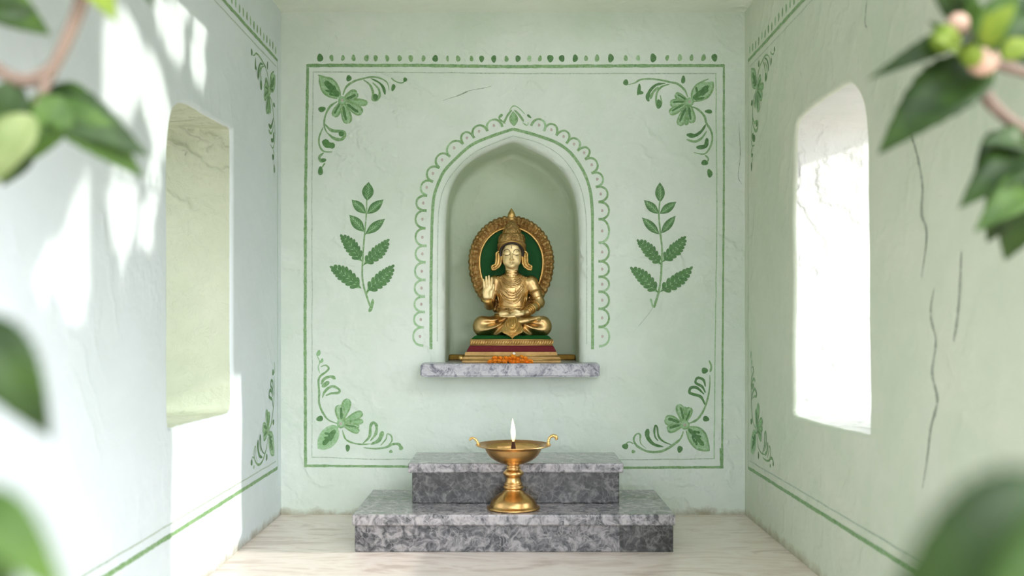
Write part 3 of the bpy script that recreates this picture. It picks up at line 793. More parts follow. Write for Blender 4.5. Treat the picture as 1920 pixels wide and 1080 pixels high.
# ================================================================ the golden statue
SU = .00211; SY0 = .09
def S3(x, y, z): return (x * SU, y * SU, z * SU)
statue = empty('deity_statue', (0, SY0, ZSH)); tag(statue, 'seated golden deity statue with tall crown and green halo in the niche', 'statue')
class SDF:
    def __init__(s, lo, hi, h):
        s.h = h; s.lo = np.array(lo, float)
        s.n = [int(math.ceil((hi[i] - lo[i]) / h)) + 1 for i in range(3)]
        s.F = np.full(s.n, 20, np.float32)
    def box(s, lo, hi, pad):
        a = [max(0, int((lo[i] - pad - s.lo[i]) / s.h)) for i in range(3)]
        b = [min(s.n[i], int((hi[i] + pad - s.lo[i]) / s.h) + 2) for i in range(3)]
        sl = tuple(slice(a[i], b[i]) for i in range(3))
        g = [(np.arange(a[i], b[i]) * s.h + s.lo[i]).astype(np.float32) for i in range(3)]
        return sl, g[0][:, None, None], g[1][None, :, None], g[2][None, None, :]
    def comb(s, sl, d, k, op='u'):
        A = s.F[sl]
        if op == 'u':
            h = np.clip(.5 + .5 * (A - d) / k, 0, 1); s.F[sl] = A * (1 - h) + d * h - k * h * (1 - h)
        else:
            d = -d; h = np.clip(.5 - .5 * (A - d) / k, 0, 1); s.F[sl] = A * (1 - h) + d * h + k * h * (1 - h)
    def cone(s, a, b, r1, r2, k=2., op='u', flat=None):
        lo = [min(a[i], b[i]) - max(r1, r2) for i in range(3)]; hi = [max(a[i], b[i]) + max(r1, r2) for i in range(3)]
        sl, X, Y, Z = s.box(lo, hi, k + 6)
        v = [b[i] - a[i] for i in range(3)]; L = sum(c * c for c in v)
        t = np.clip(((X - a[0]) * v[0] + (Y - a[1]) * v[1] + (Z - a[2]) * v[2]) / L, 0, 1)
        d = np.sqrt((X - a[0] - v[0] * t) ** 2 + (Y - a[1] - v[1] * t) ** 2 + (Z - a[2] - v[2] * t) ** 2) - (r1 + (r2 - r1) * t)
        s.comb(sl, d, k, op)
    def ell(s, c, r, k=3., op='u', rx=0, rz=0, ry=0):
        R = max(r); sl, X, Y, Z = s.box([c[i] - R for i in range(3)], [c[i] + R for i in range(3)], k + 6)
        X = X - c[0]; Y = Y - c[1]; Z = Z - c[2]
        if ry: q = math.radians(ry); X, Z = X * math.cos(q) + Z * math.sin(q), -X * math.sin(q) + Z * math.cos(q)
        if rx: q = math.radians(rx); Y, Z = Y * math.cos(q) + Z * math.sin(q), -Y * math.sin(q) + Z * math.cos(q)
        k0 = np.sqrt((X / r[0]) ** 2 + (Y / r[1]) ** 2 + (Z / r[2]) ** 2)
        k1 = np.sqrt((X / r[0] ** 2) ** 2 + (Y / r[1] ** 2) ** 2 + (Z / r[2] ** 2) ** 2) + 1e-6
        s.comb(sl, k0 * (k0 - 1) / k1, k, op)
    def path(s, pts, rs, k=1.5, op='u'):
        for i in range(len(pts) - 1): s.cone(pts[i], pts[i + 1], rs[i], rs[i + 1], k, op)
    def front(s, x, z, off=0):
        i = int(round((x - s.lo[0]) / s.h)); k = int(round((z - s.lo[2]) / s.h))
        col = s.F[i, :, k]; w = np.where(col < 0)[0]
        return (s.lo[1] + w[0] * s.h - off) if len(w) else None
    def mesh(s):
        F = s.F; ins = F < 0; nx, ny, nz = s.n
        c = np.zeros((nx - 1, ny - 1, nz - 1), np.int8)
        for i in (0, 1):
            for j in (0, 1):
                for k in (0, 1): c += ins[i:nx - 1 + i, j:ny - 1 + j, k:nz - 1 + k]
        act = (c > 0) & (c < 8); idx = -np.ones(act.shape, np.int64); I = np.argwhere(act); idx[act] = np.arange(len(I))
        acc = np.zeros((len(I), 3)); cnt = np.zeros(len(I))
        cor = [(i, j, k) for i in (0, 1) for j in (0, 1) for k in (0, 1)]
        for a in cor:
            for ax in range(3):
                if a[ax]: continue
                b = list(a); b[ax] = 1
                fa = F[I[:, 0] + a[0], I[:, 1] + a[1], I[:, 2] + a[2]]; fb = F[I[:, 0] + b[0], I[:, 1] + b[1], I[:, 2] + b[2]]
                m = (fa < 0) != (fb < 0); t = np.where(m, fa / (fa - fb + 1e-12), 0)
                p = np.tile(np.array(a, float), (len(I), 1)); p[:, ax] += t
                acc[m] += p[m]; cnt[m] += 1
        V = (I + acc / cnt[:, None]) * s.h + s.lo
        Q = []
        for ax in range(3):
            u, w = [q for q in range(3) if q != ax]
            sl0 = [slice(1, s.n[q] - 1) for q in range(3)]; sl1 = list(sl0); sl0[ax] = slice(0, s.n[ax] - 1); sl1[ax] = slice(1, s.n[ax])
            A = ins[tuple(sl0)]; B = ins[tuple(sl1)]; E = np.argwhere(A != B); fl = A[tuple(E.T)]
            for q in range(3):
                if q != ax: E[:, q] += 1
            def cell(du, dw):
                e = E.copy(); e[:, u] -= du; e[:, w] -= dw; return idx[e[:, 0], e[:, 1], e[:, 2]]
            q = np.stack([cell(0, 0), cell(1, 0), cell(1, 1), cell(0, 1)], 1)
            f = fl if ax != 1 else ~fl
            q[f] = q[f][:, ::-1]; Q.append(q)
        return V, np.concatenate(Q)

g = SDF((-80, -66, 42), (82, 30, 234), .62)
# legs
g.ell((0, -2, 72), (44, 24, 23), 6)
g.cone((-12, 0, 70), (-54, -12, 67), 19, 18.5, 8); g.cone((14, 0, 70), (55, -12, 67), 19, 18.5, 8)
g.cone((-54, -16, 64), (6, -34, 60), 16, 13, 5); g.cone((55, -16, 64), (-4, -34, 58), 16, 12, 5)
g.ell((-53, -14, 66), (20, 17, 18.5), 4); g.ell((54, -14, 66), (20, 17, 18.5), 4)
# folds of the wrapped cloth, fanning from the lap to the knees
sl, X, Y, Z = g.box((-80, -66, 44), (82, 10, 90), 0)
for sg, cx0 in ((-1, -6), (1, 8)):
    dx = (X - cx0) * sg; ang = np.arctan2(Z - 84, dx + 4)
    rad = np.sqrt(dx ** 2 + (Z - 84) ** 2)
    amp = np.clip((rad - 6) / 14, 0, 1) * np.clip((66 - rad) / 26, 0, 1) * (dx > 0) * np.clip((-Y + 4) / 10, 0, 1)
    g.F[sl] += (amp * 3.0 * np.sin(ang * 15 + .9 * np.sin(rad * .08))).astype(np.float32)
# torso
g.ell((0, 3, 92), (27, 18, 20), 5); g.ell((-.5, 3, 108), (26, 16, 22), 6)
g.ell((0, 2, 136), (31, 16.5, 24), 8); g.cone((-30, 4, 151), (33, 4, 150), 11.5, 11.5, 6)
g.cone((-14, 3, 158), (14, 3, 158), 8, 8, 5)
g.cone((-.5, 2, 154), (-.5, 0, 184), 12.6, 11.8, 4)
for zz in (163.5, 168.5): g.cone((-9, -9.6, zz + .8), (8, -9.6, zz + .8), 1.3, 1.3, 1.2); 
# viewer-left arm, raised
g.cone((-33, 5, 151), (-43, 3, 108), 11, 9.2, 5); g.cone((-43, 2, 106), (-46, -24, 114), 9.2, 7.6, 4); g.cone((-46, -24, 114), (-46, -29, 121), 7.2, 6.2, 3)
g.ell((-45.5, -30, 131), (9.6, 4.6, 14.5), 3); g.ell((-50.5, -33, 127), (4, 3.2, 9), 2); g.ell((-39.5, -33, 126), (4.2, 3.4, 9), 2)
for x0, x1, zt, r in ((-51.6, -53.4, 153.5, 2.05), (-47.3, -48.2, 158.5, 2.25), (-42.9, -43, 160, 2.3), (-38.7, -37.6, 156.5, 2.15)):
    g.path([(x0, -30.5, 138), (x0 * .5 + x1 * .5, -31.6, (138 + zt) / 2 + 1), (x1, -31, zt)], [r + .35, r + .15, r - .35], .7)
g.path([(-38, -31, 128), (-34.8, -33.5, 137), (-34.6, -34, 143.5)], [3, 2.6, 2.0], 1.5)
# viewer-right arm, resting in the lap
g.cone((37, 4, 150), (51, 2, 113), 12, 10.6, 5); g.cone((51, 1, 110), (28, -28, 93), 10.4, 6.6, 4); g.cone((28, -28, 93), (22, -32, 91), 6.4, 6, 2)
g.ell((11, -37, 90), (13, 7.5, 5.2), 3, rx=18); g.ell((4, -38, 86.5), (12, 5.5, 3.6), 2)
for dy, dz, ln, r in ((-4.8, -3.8, -16, 2.3), (-1.6, -3.0, -20, 2.4), (2.0, -2.0, -21, 2.4), (5.4, -.6, -18, 2.2)):
    g.path([(5, -39 + dy, 89 + dz), (-5, -40 + dy, 87.3 + dz), (ln, -37 + dy, 88.2 + dz)], [r + .3, r, r - .5], .8)
g.path([(13, -40, 93), (4, -41, 97), (-3, -39.5, 98)], [3.2, 2.6, 2.0], 1.2)
g.ell((-16, -28, 90), (12, 10, 5), 3)
# foot lying on the shin
g.path([(2, -44, 72), (28, -42, 77), (50, -33, 82.5)], [6.2, 5, 3.6], 1.6)
for i in range(4): g.cone((47, -35 - i * 1.6, 82 - i * 1.5), (56 - i, -31 - i * 1.8, 83.5 - i * 1.8), 1.9, 1.4, .8)
# head
g.ell((-.5, 0, 203), (19.2, 20, 24), 3); g.ell((-.5, -4, 191), (15.6, 15.5, 15.5), 6); g.ell((-.5, -14.5, 179.5), (6.5, 5.2, 4.6), 4)
g.ell((-10, -11, 188), (6.5, 6, 7), 5); g.ell((9, -11, 188), (6.5, 6, 7), 5)
g.ell((-.5, -14.5, 214), (13, 6, 8), 5)
g.path([(-.5, -18.5, 207), (-.5, -20.6, 200), (-.5, -23.4, 192.8)], [1.5, 1.7, 2.3], 1.6)
g.ell((-3.0, -20.6, 191.6), (1.6, 2.0, 1.5), 1.2); g.ell((2.0, -20.6, 191.6), (1.6, 2.0, 1.5), 1.2)
for sx in (-1, 1):
    ex = -.5 + sx * 8.9
    g.ell((ex, -15.8, 203), (6.4, 4, 4.4), 1.6, ry=sx * 6)
    g.path([(ex - 6, -18.9, 202.4), (ex - 3, -20.9, 200.3), (ex, -21.5, 199.6), (ex + 3, -20.9, 200.3), (ex + 6, -18.7, 202.4)], [.55, .7, .8, .7, .55], .4, 's')
    g.path([(-.5 + sx * 2.6, -19.2, 205), (-.5 + sx * 5, -19, 209.3), (-.5 + sx * 9, -17.6, 210.8), (-.5 + sx * 15, -13.6, 207.5)], [.8, 1.0, 1.0, .6], 1.2)
g.path([(-4.6, -18.8, 187.2), (-.5, -19.8, 187.4), (3.8, -18.8, 187.2)], [.7, 1.3, .7], 1.6)
g.path([(-3.4, -18.4, 184.8), (-.5, -19.6, 184.2), (2.6, -18.4, 184.8)], [.7, 1.4, .7], 1.6)
g.ell((-20, 2, 196), (3, 5, 9), 2); g.ell((19, 2, 196), (3, 5, 9), 2)
# flat seat
sl, X, Y, Z = g.box((-80, -66, 42), (82, 30, 60), 0); g.F[sl] = np.maximum(g.F[sl], 47.5 - Z - 0 * X - 0 * Y)
V, Q = g.mesh()
body = link_mesh('body', V * SU, Q, [m_gold, m_face], statue, True)
# paler polish on face, raised palm and lap hand
cz = np.array([V[q].mean(0) for q in Q])
mi = ((cz[:, 2] > 172) & (cz[:, 1] < 4)) | ((cz[:, 0] < -33) & (cz[:, 1] < -27) & (cz[:, 2] > 118)) | ((cz[:, 0] > -24) & (cz[:, 0] < 22) & (cz[:, 1] < -31) & (cz[:, 2] > 84) & (cz[:, 2] < 102))
body.data.polygons.foreach_set('material_index', mi.astype(np.int32))
body.data.update()

def fr(x, z, off=1.0, dflt=-20):
    y = g.front(x, z); return (y if y is not None else dflt) - off
def drape(name, pts, r, mat, beads=0, parent=None, lift=.4, n=8, jit=0, sub=8):
    P = catmull([(x, 0, z) for x, z in pts], sub); m = MB(); Y = []
    for p in P: Y.append(fr(p.x, p.z, -lift))
    Y = [sum(Y[max(0, i - 2):i + 3]) / len(Y[max(0, i - 2):i + 3]) for i in range(len(Y))]
    q = [S3(p.x, y - r * .4, p.z) for p, y in zip(P, Y)]
    if beads:
        # evenly spaced beads
        d = [0]
        for a, b in zip(q[:-1], q[1:]): d.append(d[-1] + (Vector(b) - Vector(a)).length)
        N = max(2, int(d[-1] / (beads * SU))); qa = np.array(q)
        for i in range(N + 1):
            t = d[-1] * i / N
            m.sphere([float(np.interp(t, d, qa[:, c])) for c in range(3)], r * SU * (1 + jit * random.uniform(-1, 1)), 7, 5)
    else: m.tube(q, [r * SU] * len(q), n)
    return m.build(name, mat, parent or statue)
# hair band round the face
m = MB()
pts = [(-17.8, 1, 186), (-20.6, -2, 194), (-21.4, -5, 204), (-19.6, -9, 213), (-13, -15, 220.4), (-.5, -18.6, 223), (12, -15, 220.4), (18.6, -9, 213), (20.4, -5, 204), (19.6, -2, 194), (16.8, 1, 186)]
m.tube(catmull([S3(*p) for p in pts], 5), 3.1 * SU, 10)
m.sphere(S3(-.5, 5, 204), tuple(c * SU for c in (21.6, 19, 23)), 24, 16)
m.build('hair', m_black, statue)
# painted eye lines, brows and forehead mark
m = MB()
for sx in (-1, 1):
    ex = -.5 + sx * 8.9
    m.tube(catmull([S3(x, fr(x, z, .25), z) for x, z in ((ex - 6.2, 202.2), (ex - 3, 200.1), (ex, 199.4), (ex + 3, 200.1), (ex + 6.2, 202.2))], 4), .7 * SU, 6)
m.build('eye_line', m_line, statue)
m = MB()
for sx in (-1, 1): m.tube(catmull([S3(x, fr(x, z, .15), z) for x, z in ((-.5 + sx * 2.8, 204), (-.5 + sx * 4.4, 208.4), (-.5 + sx * 9, 210.9), (-.5 + sx * 15.2, 207.4))], 4), .6 * SU, 6)
m.build('eyebrow_line', m_line, statue)
m = MB(); m.tube([S3(-.6, fr(-.6, z, .2), z) for z in (212, 214, 216, 218.5)], .55 * SU, 6); m.build('forehead_mark', m_line, statue)
m = MB(); m.tube(catmull([S3(x, fr(x, z, .2), z) for x, z in ((-5, 186.6), (-2.6, 186.1), (-.5, 185.7), (1.6, 186.1), (4, 186.6))], 4), .42 * SU, 6); m.build('mouth_line', m_line, statue)
# crown: carved tiers turned on a lathe, petals and grain displaced
def crown():
    prof = [(206, 24, 0), (209, 26.8, 0), (213, 27.2, 0), (217, 26.8, 0), (221.5, 26.8, 0), (224, 25.4, 0), (226.5, 25.4, 0), (228, 25.2, 1), (232, 24.6, 1), (236, 23.4, 1), (240, 21.4, 1), (242, 18.4, 0), (244, 17.8, 0), (247, 16.6, 1), (250, 15, 1), (252, 13.8, 0), (253.5, 13.2, 0), (256, 11.4, 1), (258.5, 9.8, 1), (260, 8.6, 0), (261.5, 7.8, 0), (263.5, 5.6, 0), (265.5, 3, 0), (267, .3, 0)]
    zz = np.linspace(206, 267, 130); rr = np.interp(zz, [p[0] for p in prof], [p[1] for p in prof]); pf = np.interp(zz, [p[0] for p in prof], [p[2] for p in prof])
    n = 180; vs = []; fs = []
    for z, r, pe in zip(zz, rr, pf):
        tier = int((z > 243) + (z > 253) + (z > 260)); num = (13, 11, 9, 7)[tier]
        for j in range(n):
            a = 2 * PI * j / n
            d = pe * (1.5 - tier * .2) * (abs(math.cos(num * a / 2)) ** .5 - .4)
            d += .9 * noise.noise(Vector((math.cos(a) * r * .42, math.sin(a) * r * .42, z * .42))) * (1.3 if z > 222 else .8)
            if 216 < z < 222: d += .5 * math.cos(40 * a)
            if z < 214: d += .45 * math.cos(30 * a) * math.cos((z - 210) * 1.2)
            R = max(.05, r + d)
            x = R * math.cos(a); y = R * math.sin(a) * .96
            zb = z
            if z < 226:                      # lower edge arches up over the forehead
                f = max(0, -math.sin(a)) ** 1.4
                up = 206 + 18 * f
                zb = up + (z - 206) * (226 - up) / 20
            vs.append(S3(-.5 + x, y * (1 if z > 226 else .97) + 1.5, zb))
    for i in range(len(zz) - 1):
        for j in range(n):
            k = (j + 1) % n; fs.append((i * n + j, i * n + k, (i + 1) * n + k, (i + 1) * n + j))
    mb = MB(); mb.add(vs, fs)
    return mb.build('crown', m_carve, statue)
cw = crown()
m = MB(); pts = [(-24.6, -2, 207), (-22.6, -9, 214), (-15, -19, 222.5), (-.5, -24.8, 225.5), (14, -19, 222.5), (21.6, -9, 214), (23.6, -2, 207)]
m.tube(catmull([S3(*p) for p in pts], 6), 1.5 * SU, 8); m.build('crown_band', m_trim, cw)
# ear ornaments: open loops flaring outwards
for sx in (-1, 1):
    m = MB()
    P = [(21, -3, 207), (24.5, -5, 208), (29, -5, 204), (29.5, -6, 194), (31, -7, 184), (37, -8, 180), (36.5, -8, 173.5), (31, -8, 174), (24, -8, 179), (20.5, -7, 186), (20, -5, 196), (20.5, -4, 204)]
    P = [(-.5 + sx * x, y, z) for x, y, z in P]
    q = catmull([S3(*p) for p in P], 5, True); q.append(q[0])
    m.tube(q, [1.9 * SU * (1 + .15 * math.sin(i * 1.3)) for i in range(len(q))], 8)
    q = catmull([S3(-.5 + sx * x, y, z) for x, y, z in ((25, -5, 204), (25, -5, 194), (27, -6, 184), (33, -7, 177))], 5); m.tube(q, 1.5 * SU, 8)
    m.sphere(S3(-.5 + sx * 34.5, -8, 176.5), 3.2 * SU, 10, 8)
    q = catmull([S3(-.5 + sx * x, y, z) for x, y, z in ((25, -3.5, 205), (25, -3.5, 196), (25.6, -4.5, 188), (27.5, -5, 182), (33, -6, 177))], 5)
    m.tube(q, [w_ * SU for w_ in np.interp(np.linspace(0, 1, len(q)), [0, .3, .7, 1], [2.6, 4.0, 4.4, 2.8])], 10)
    for i in range(9):
        a_ = q[2 + int(i * (len(q) - 4) / 9)]; m.sphere((a_[0] + sx * .002, a_[1] - .0075, a_[2]), 1.25 * SU, 7, 5)
    m.build('earring', m_trim, statue)
# necklaces
drape('necklace', [(-14, 163), (-9, 159.5), (0, 157.6), (9, 159.5), (14, 163)], 1.5, m_trim, 0)
drape('necklace', [(-17, 162), (-11, 156), (0, 153), (11, 156), (17, 162)], 1.35, m_trim, 2.3)
drape('necklace', [(-20, 161), (-14, 151), (0, 146), (14, 151), (20, 161)], 1.2, m_carve, 2.2)
drape('necklace', [(-22, 160), (-16, 146), (0, 139), (16, 146), (22, 160)], 1.3, m_trim, 2.4)
drape('necklace', [(-25, 160), (-19, 140), (-8, 127), (1, 124), (10, 128), (20, 140), (25, 159)], 1.2, m_carve, 2.3)
drape('necklace', [(-27, 159), (-23, 138), (-13, 119), (0, 114), (12, 119), (22, 138), (27, 158)], 1.7, m_trim, 3.0)
drape('necklace', [(-18, 161), (-12, 153), (0, 149.6), (12, 153), (18, 161)], 1.5, m_carve, 2.6)
drape('necklace', [(-21, 160), (-15, 148), (0, 142.4), (15, 148), (21, 160)], 1.4, m_carve, 2.5)
drape('necklace', [(-24, 158), (-18, 141), (-6, 131), (1, 129), (8, 131), (18, 142), (24, 158)], 1.5, m_trim, 2.8)
drape('necklace', [(-24, 150), (-20, 132), (-10, 121), (0, 118.6), (11, 122), (20, 134), (24, 152)], 1.4, m_carve, 2.5)
drape('necklace', [(-25, 146), (-21, 126), (-12, 114), (0, 110.8), (12, 116), (20, 128)], 1.2, m_gold)
drape('necklace', [(-23, 134), (-16, 117), (0, 108), (13, 114), (20, 128)], 1.1, m_carve, 2.2)
# chest plate: small carved grains between the strands
m = MB()
for i in range(230):
    x = random.uniform(-19, 19); z = random.uniform(118, 156)
    if abs(x) > (z - 112) * .55 + 2: continue
    m.sphere(S3(x, fr(x, z, -.6), z), random.uniform(.8, 1.5) * SU, 6, 4)
m.build('chest_ornament', m_carve, statue)
# sash folds down the body
for dx in (0, 3.6, 7.2): drape('sash_fold', [(15 + dx * .9, 160), (22 + dx * .7, 146), (25 + dx * .5, 128), (22 + dx * .5, 110), (16 + dx * .6, 94)], 1.25, m_trim)
drape('sash_fold', [(-26, 150), (-27, 130), (-25, 112), (-22, 100)], 1.3, m_gold)
# waist belt
drape('belt', [(-26, 103), (-14, 99), (0, 98), (14, 99), (25, 103)], 1.8, m_trim, 3.2)
drape('belt', [(-26, 107), (-14, 103.5), (0, 102.5), (14, 103.5), (25, 107)], 1.1, m_trim)
drape('belt_ornament', [(-22, 101), (-16, 97), (-9, 99.5), (-2, 97), (6, 99)], 2.0, m_carve, 2.6, jit=.3)
def ring(name, c, ax, R, r, mat, bump=0):
    a = Vector(ax).normalized(); u = a.orthogonal().normalized(); v = a.cross(u); m = MB(); n = 40; q = []
    for i in range(n + 1):
        t = 2 * PI * i / n; q.append(Vector(S3(*c)) + (u * math.cos(t) + v * math.sin(t)) * (R + bump * math.cos(9 * t)) * SU)
    m.tube(q, r * SU, 8); return m.build(name, mat, statue)
ax = Vector((14, -2, -37)); st = Vector((37, 4, 150))
for t in (.42, .52, .78): ring('armlet', st + ax * t, ax, 12 - 1.4 * t + .5, 1.1, m_trim, .3)
ring('armlet', st + ax * .47, ax, 12.2, 1.0, m_carve, .6)
ax = Vector((-23, -29, -17)); st = Vector((51, 1, 110))
for t in (.3, .62, .74, .86, .97): ring('bracelet', st + ax * t, ax, 10.4 - 3.8 * t + .7, 1.15, m_trim, .2)
for t in (0, .25): ring('bracelet', (-46, -25 - 3 * t, 115 + 5 * t), (0, -.5, 1), 8.0 - t, 1.5, m_handle, .2)
ring('armlet', (-37.5, 4, 135), (-10, 2, -43), 11.2, 1.3, m_trim, .3)
# pleated cloth hanging over the front of the base
def pleat():
    m = MB(); nu, nv = 50, 50; vs = []
    def wid(v): return np.interp(v, [0, .15, .31, .57, .74, .9, 1], [6, 11, 16, 21, 19.5, 12, .8])
    for s_ in (0, 1):
        for i in range(nv + 1):
            v = i / nv
            for j in range(nu + 1):
                u = 2 * j / nu - 1
                w = float(wid(v)); x = u * w; z = 84 - v * 40.5
                zz = z + (abs(u) ** 2) * (0 if v < .6 else (v - .6) * 16)
                dd = math.hypot(x * 1.1, (z - 70) * (.95 if z < 70 else .1)) + 1.6 * noise.noise(Vector((x * .1, z * .1, 3)))
                y = np.interp(v, [0, .2, .5, .7, 1], [-46, -51, -56, -59.5, -60.5]) + 5 * u * u * min(1, v * 2)
                y += (-1.25 * math.cos(dd * 1.22) - .4 * math.cos(dd * 2.9 + 1)) - s_ * -2.4
                vs.append(S3(x + .5, y, zz))
    K = (nu + 1) * (nv + 1); fs = []
    for s_ in (0, 1):
        for i in range(nv):
            for j in range(nu):
                a = s_ * K + i * (nu + 1) + j; q = (a, a + 1, a + nu + 2, a + nu + 1); fs.append(q if s_ else q[::-1])
    ed = [j for j in range(nu + 1)] + [i * (nu + 1) + nu for i in range(1, nv + 1)] + [nv * (nu + 1) + j for j in range(nu - 1, -1, -1)] + [i * (nu + 1) for i in range(nv - 1, 0, -1)]
    for a, b in zip(ed, ed[1:] + ed[:1]): fs.append((a, b, b + K, a + K))
    m.add(vs, fs); return m.build('front_pleat', m_trim, statue)
pleat()
# base tiers
def tier(name, x0b, x1b, x0t, x1t, zb, zt, yfb, yft, mat, yb=34, parent=statue, r=1.0):
    bm = bmesh.new()
    vs = [bm.verts.new(S3(*p)) for p in ((x0b, yfb, zb), (x1b, yfb, zb), (x1b, yb, zb), (x0b, yb, zb), (x0t, yft, zt), (x1t, yft, zt), (x1t, yb, zt), (x0t, yb, zt))]
    for f in ((0, 1, 2, 3), (4, 5, 6, 7), (0, 1, 5, 4), (1, 2, 6, 5), (2, 3, 7, 6), (3, 0, 4, 7)): bm.faces.new([vs[i] for i in f])
    bmesh.ops.recalc_face_normals(bm, faces=bm.faces)
    bmesh.ops.bevel(bm, geom=bm.edges[:], offset=r * SU, segments=2, affect='EDGES')
    return from_bm(name, bm, mat, parent, False)
base = tier('base_slab', -92, 90, -90, 88, .3, 10.4, -64, -63, m_base, 40)
tier('base_moulding', -87, 84, -86, 82, 10.4, 19.6, -61, -60, m_base, 38)
m = MB(); m.tube([S3(-91.5, -64, 5.6), S3(89.5, -64, 5.6)], 1.5 * SU, 8); m.tube([S3(-86.8, -61, 12.3), S3(83.6, -61, 12.3)], 1.3 * SU, 8); m.build('base_bead', m_trim, statue)
m = MB(); m.sphere(S3(-93.5, -60, 8), (4.2 * SU, 4 * SU, 5 * SU)); m.build('corner_knob', m_trim, statue)
tier('maroon_tier', -84, 82, -78, 75.5, 19.6, 31, -59, -56.5, m_maroon, 36)
fz = tier('frieze', -77, 75, -77, 75, 31, 43, -56, -56, m_carve, 34)
tier('seat_cushion', -76, 74, -68, 67, 43, 49.5, -56.5, -50, m_green, 34, r=1.6)
m = MB()
for i in range(34):
    x = -74.5 + i * (149 / 33); 
    m.sphere(S3(x, -56.5, 36.6), (1.75 * SU, 1.8 * SU, 4.2 * SU), 8, 6, 0, Matrix.Rotation(math.radians(22), 3, 'Y'))
m.tube([S3(-77, -56.4, 42), S3(75, -56.4, 42)], 1.2 * SU, 8); m.tube([S3(-77, -56.4, 32), S3(75, -56.4, 32)], 1.0 * SU, 8)
m.build('frieze_ornament', m_trim, fz)
# halo: green disc, plain inner ring, carved outer band, finial
hc = (-1.5, 190)
def egg(a, rx, rt, rb):
    c, s_ = math.cos(a), math.sin(a); return hc[0] + rx * c, hc[1] + (rt if s_ > 0 else rb) * s_
m = MB(); n = 90
for y_ in (18, 22): pass
ring1 = [egg(2 * PI * i / n, 60, 64, 84) for i in range(n)]
m.add([S3(x, 17, z) for x, z in ring1] + [S3(x, 23, z) for x, z in ring1], [tuple(range(n)), tuple(range(2 * n - 1, n - 1, -1))] + [(i, (i + 1) % n, n + (i + 1) % n, n + i) for i in range(n)])
halo = m.build('halo', m_green, statue, False)
m = MB(); q = [S3(x, 14.5, z) for x, z in [egg(2 * PI * i / n, 60.5, 64.5, 84) for i in range(n + 1)]]; m.tube(q, 2.3 * SU, 10, caps=False); m.build('halo_ring', m_trim, halo)
def halo_band():
    nt, npf = 620, 22; vs = []; fs = []
    for i in range(nt):
        a = 2 * PI * i / nt
        ph = a * 27
        lobe = abs(math.cos(ph + .35 * math.sin(a * 5))) ** .7
        for j in range(npf):
            t = j / (npf - 1)
            if j < npf - 3:
                s_ = t * npf / (npf - 3); s_ = min(1, s_)
                rx = 61 + s_ * 18.8 + 2.6 * lobe * s_
                y = 16 - 6.2 * math.sin(PI * min(1, s_ * 1.0)) ** .55
                gr = noise.noise(Vector((math.cos(a) * rx * .33, math.sin(a) * rx * .33, s_ * 9)))
                y -= 4.6 * (lobe - .6) * math.sin(PI * s_) ** .7 + 2.6 * gr * math.sin(PI * min(1, s_ + .1))
                y -= 1.2 * math.cos(s_ * 22) * math.sin(PI * s_)
                rx += gr * .9 * s_
            else:
                rx = (80.5 + 1.8 * lobe, 80, 61)[j - npf + 3]; y = (19, 23, 23)[j - npf + 3]
            x, z = egg(a, rx, rx * 1.07, rx * 1.28)
            vs.append(S3(x, y, z))
    for i in range(nt):
        for j in range(npf):
            k = (j + 1) % npf; i2 = (i + 1) % nt
            fs.append((i * npf + j, i2 * npf + j, i2 * npf + k, i * npf + k))
    mb = MB(); mb.add(vs, fs); return mb.build('halo_band', m_carve, halo)
halo_band()
m = lathe([(r * SU, z * SU) for r, z in ((.1, 266), (7.5, 268), (8.6, 270.5), (7, 273), (5.5, 274.5), (7.2, 276), (7.4, 279), (6.4, 282), (4.4, 285.5), (2.2, 289), (.8, 291), (.1, 292))], 24)
m.v = [(x - 1 * SU, y * .8 + 15 * SU, z) for x, y, z in m.v]; m.build('finial', m_trim, halo)

# low gilded ledge behind the statue
gl = bevel_box('gilded_ledge', (ts0 + .003, .20, ZSH + .0002), (ts1 - .003, .272, ZSH + .022), m_ochre, .004)
tag(gl, 'low ochre gilded ledge lying along the back of the niche floor behind the statue', 'ledge')

# marigolds heaped on the shelf in front of the statue
def marigold_mesh(R, mat):
    m = MB()
    for lay, (n, rr, zz, tilt) in enumerate(((12, 1.0, .28, 12), (11, .86, .5, 32), (9, .66, .72, 52), (6, .42, .88, 70))):
        for i in range(n):
            a = 2 * PI * (i + lay * .37) / n + random.uniform(-.1, .1); t = math.radians(tilt + random.uniform(-8, 8))
            d = Vector((math.cos(a), math.sin(a), 0)); ln = R * .62; w = R * .26
            b0 = d * R * rr * .38 + Vector((0, 0, R * zz * .6)); e = b0 + (d * math.cos(t) + Vector((0, 0, math.sin(t)))) * ln * rr ** .3
            s_ = Vector((-d.y, d.x, 0)); up = Vector((0, 0, R * .06))
            P = [b0 - s_ * w * .4, b0 + s_ * w * .4, b0.lerp(e, .65) + s_ * w - up, e + s_ * w * .55 + up * .5, e + up * 1.5, e - s_ * w * .55 + up * .5, b0.lerp(e, .65) - s_ * w - up]
            P2 = [p + Vector((0, 0, -R * .05)) for p in P]
            K = len(P); m.add(P + P2, [tuple(range(K)), tuple(range(2 * K - 1, K - 1, -1))] + [(q, (q + 1) % K, K + (q + 1) % K, K + q) for q in range(K)])
    m.sphere((0, 0, R * .42), R * .5, 10, 7)
    return m
def flower_obj(name, m, mat, loc, rot, label, cat, group=None):
    o = m.build(name, mat); o.location = loc; o.rotation_euler = rot; tag(o, label, cat, group); return o
ML = 'orange marigold blossom in the little heap on the shelf before the statue'
mo = flower_obj('marigold_flower', marigold_mesh(.0115, 0), m_mari, (-.075, -.086, ZSH - .0002), (.5, -.2, 0), ML, 'flower', 'marigold blossoms heaped before the statue')
my = None
k = 0
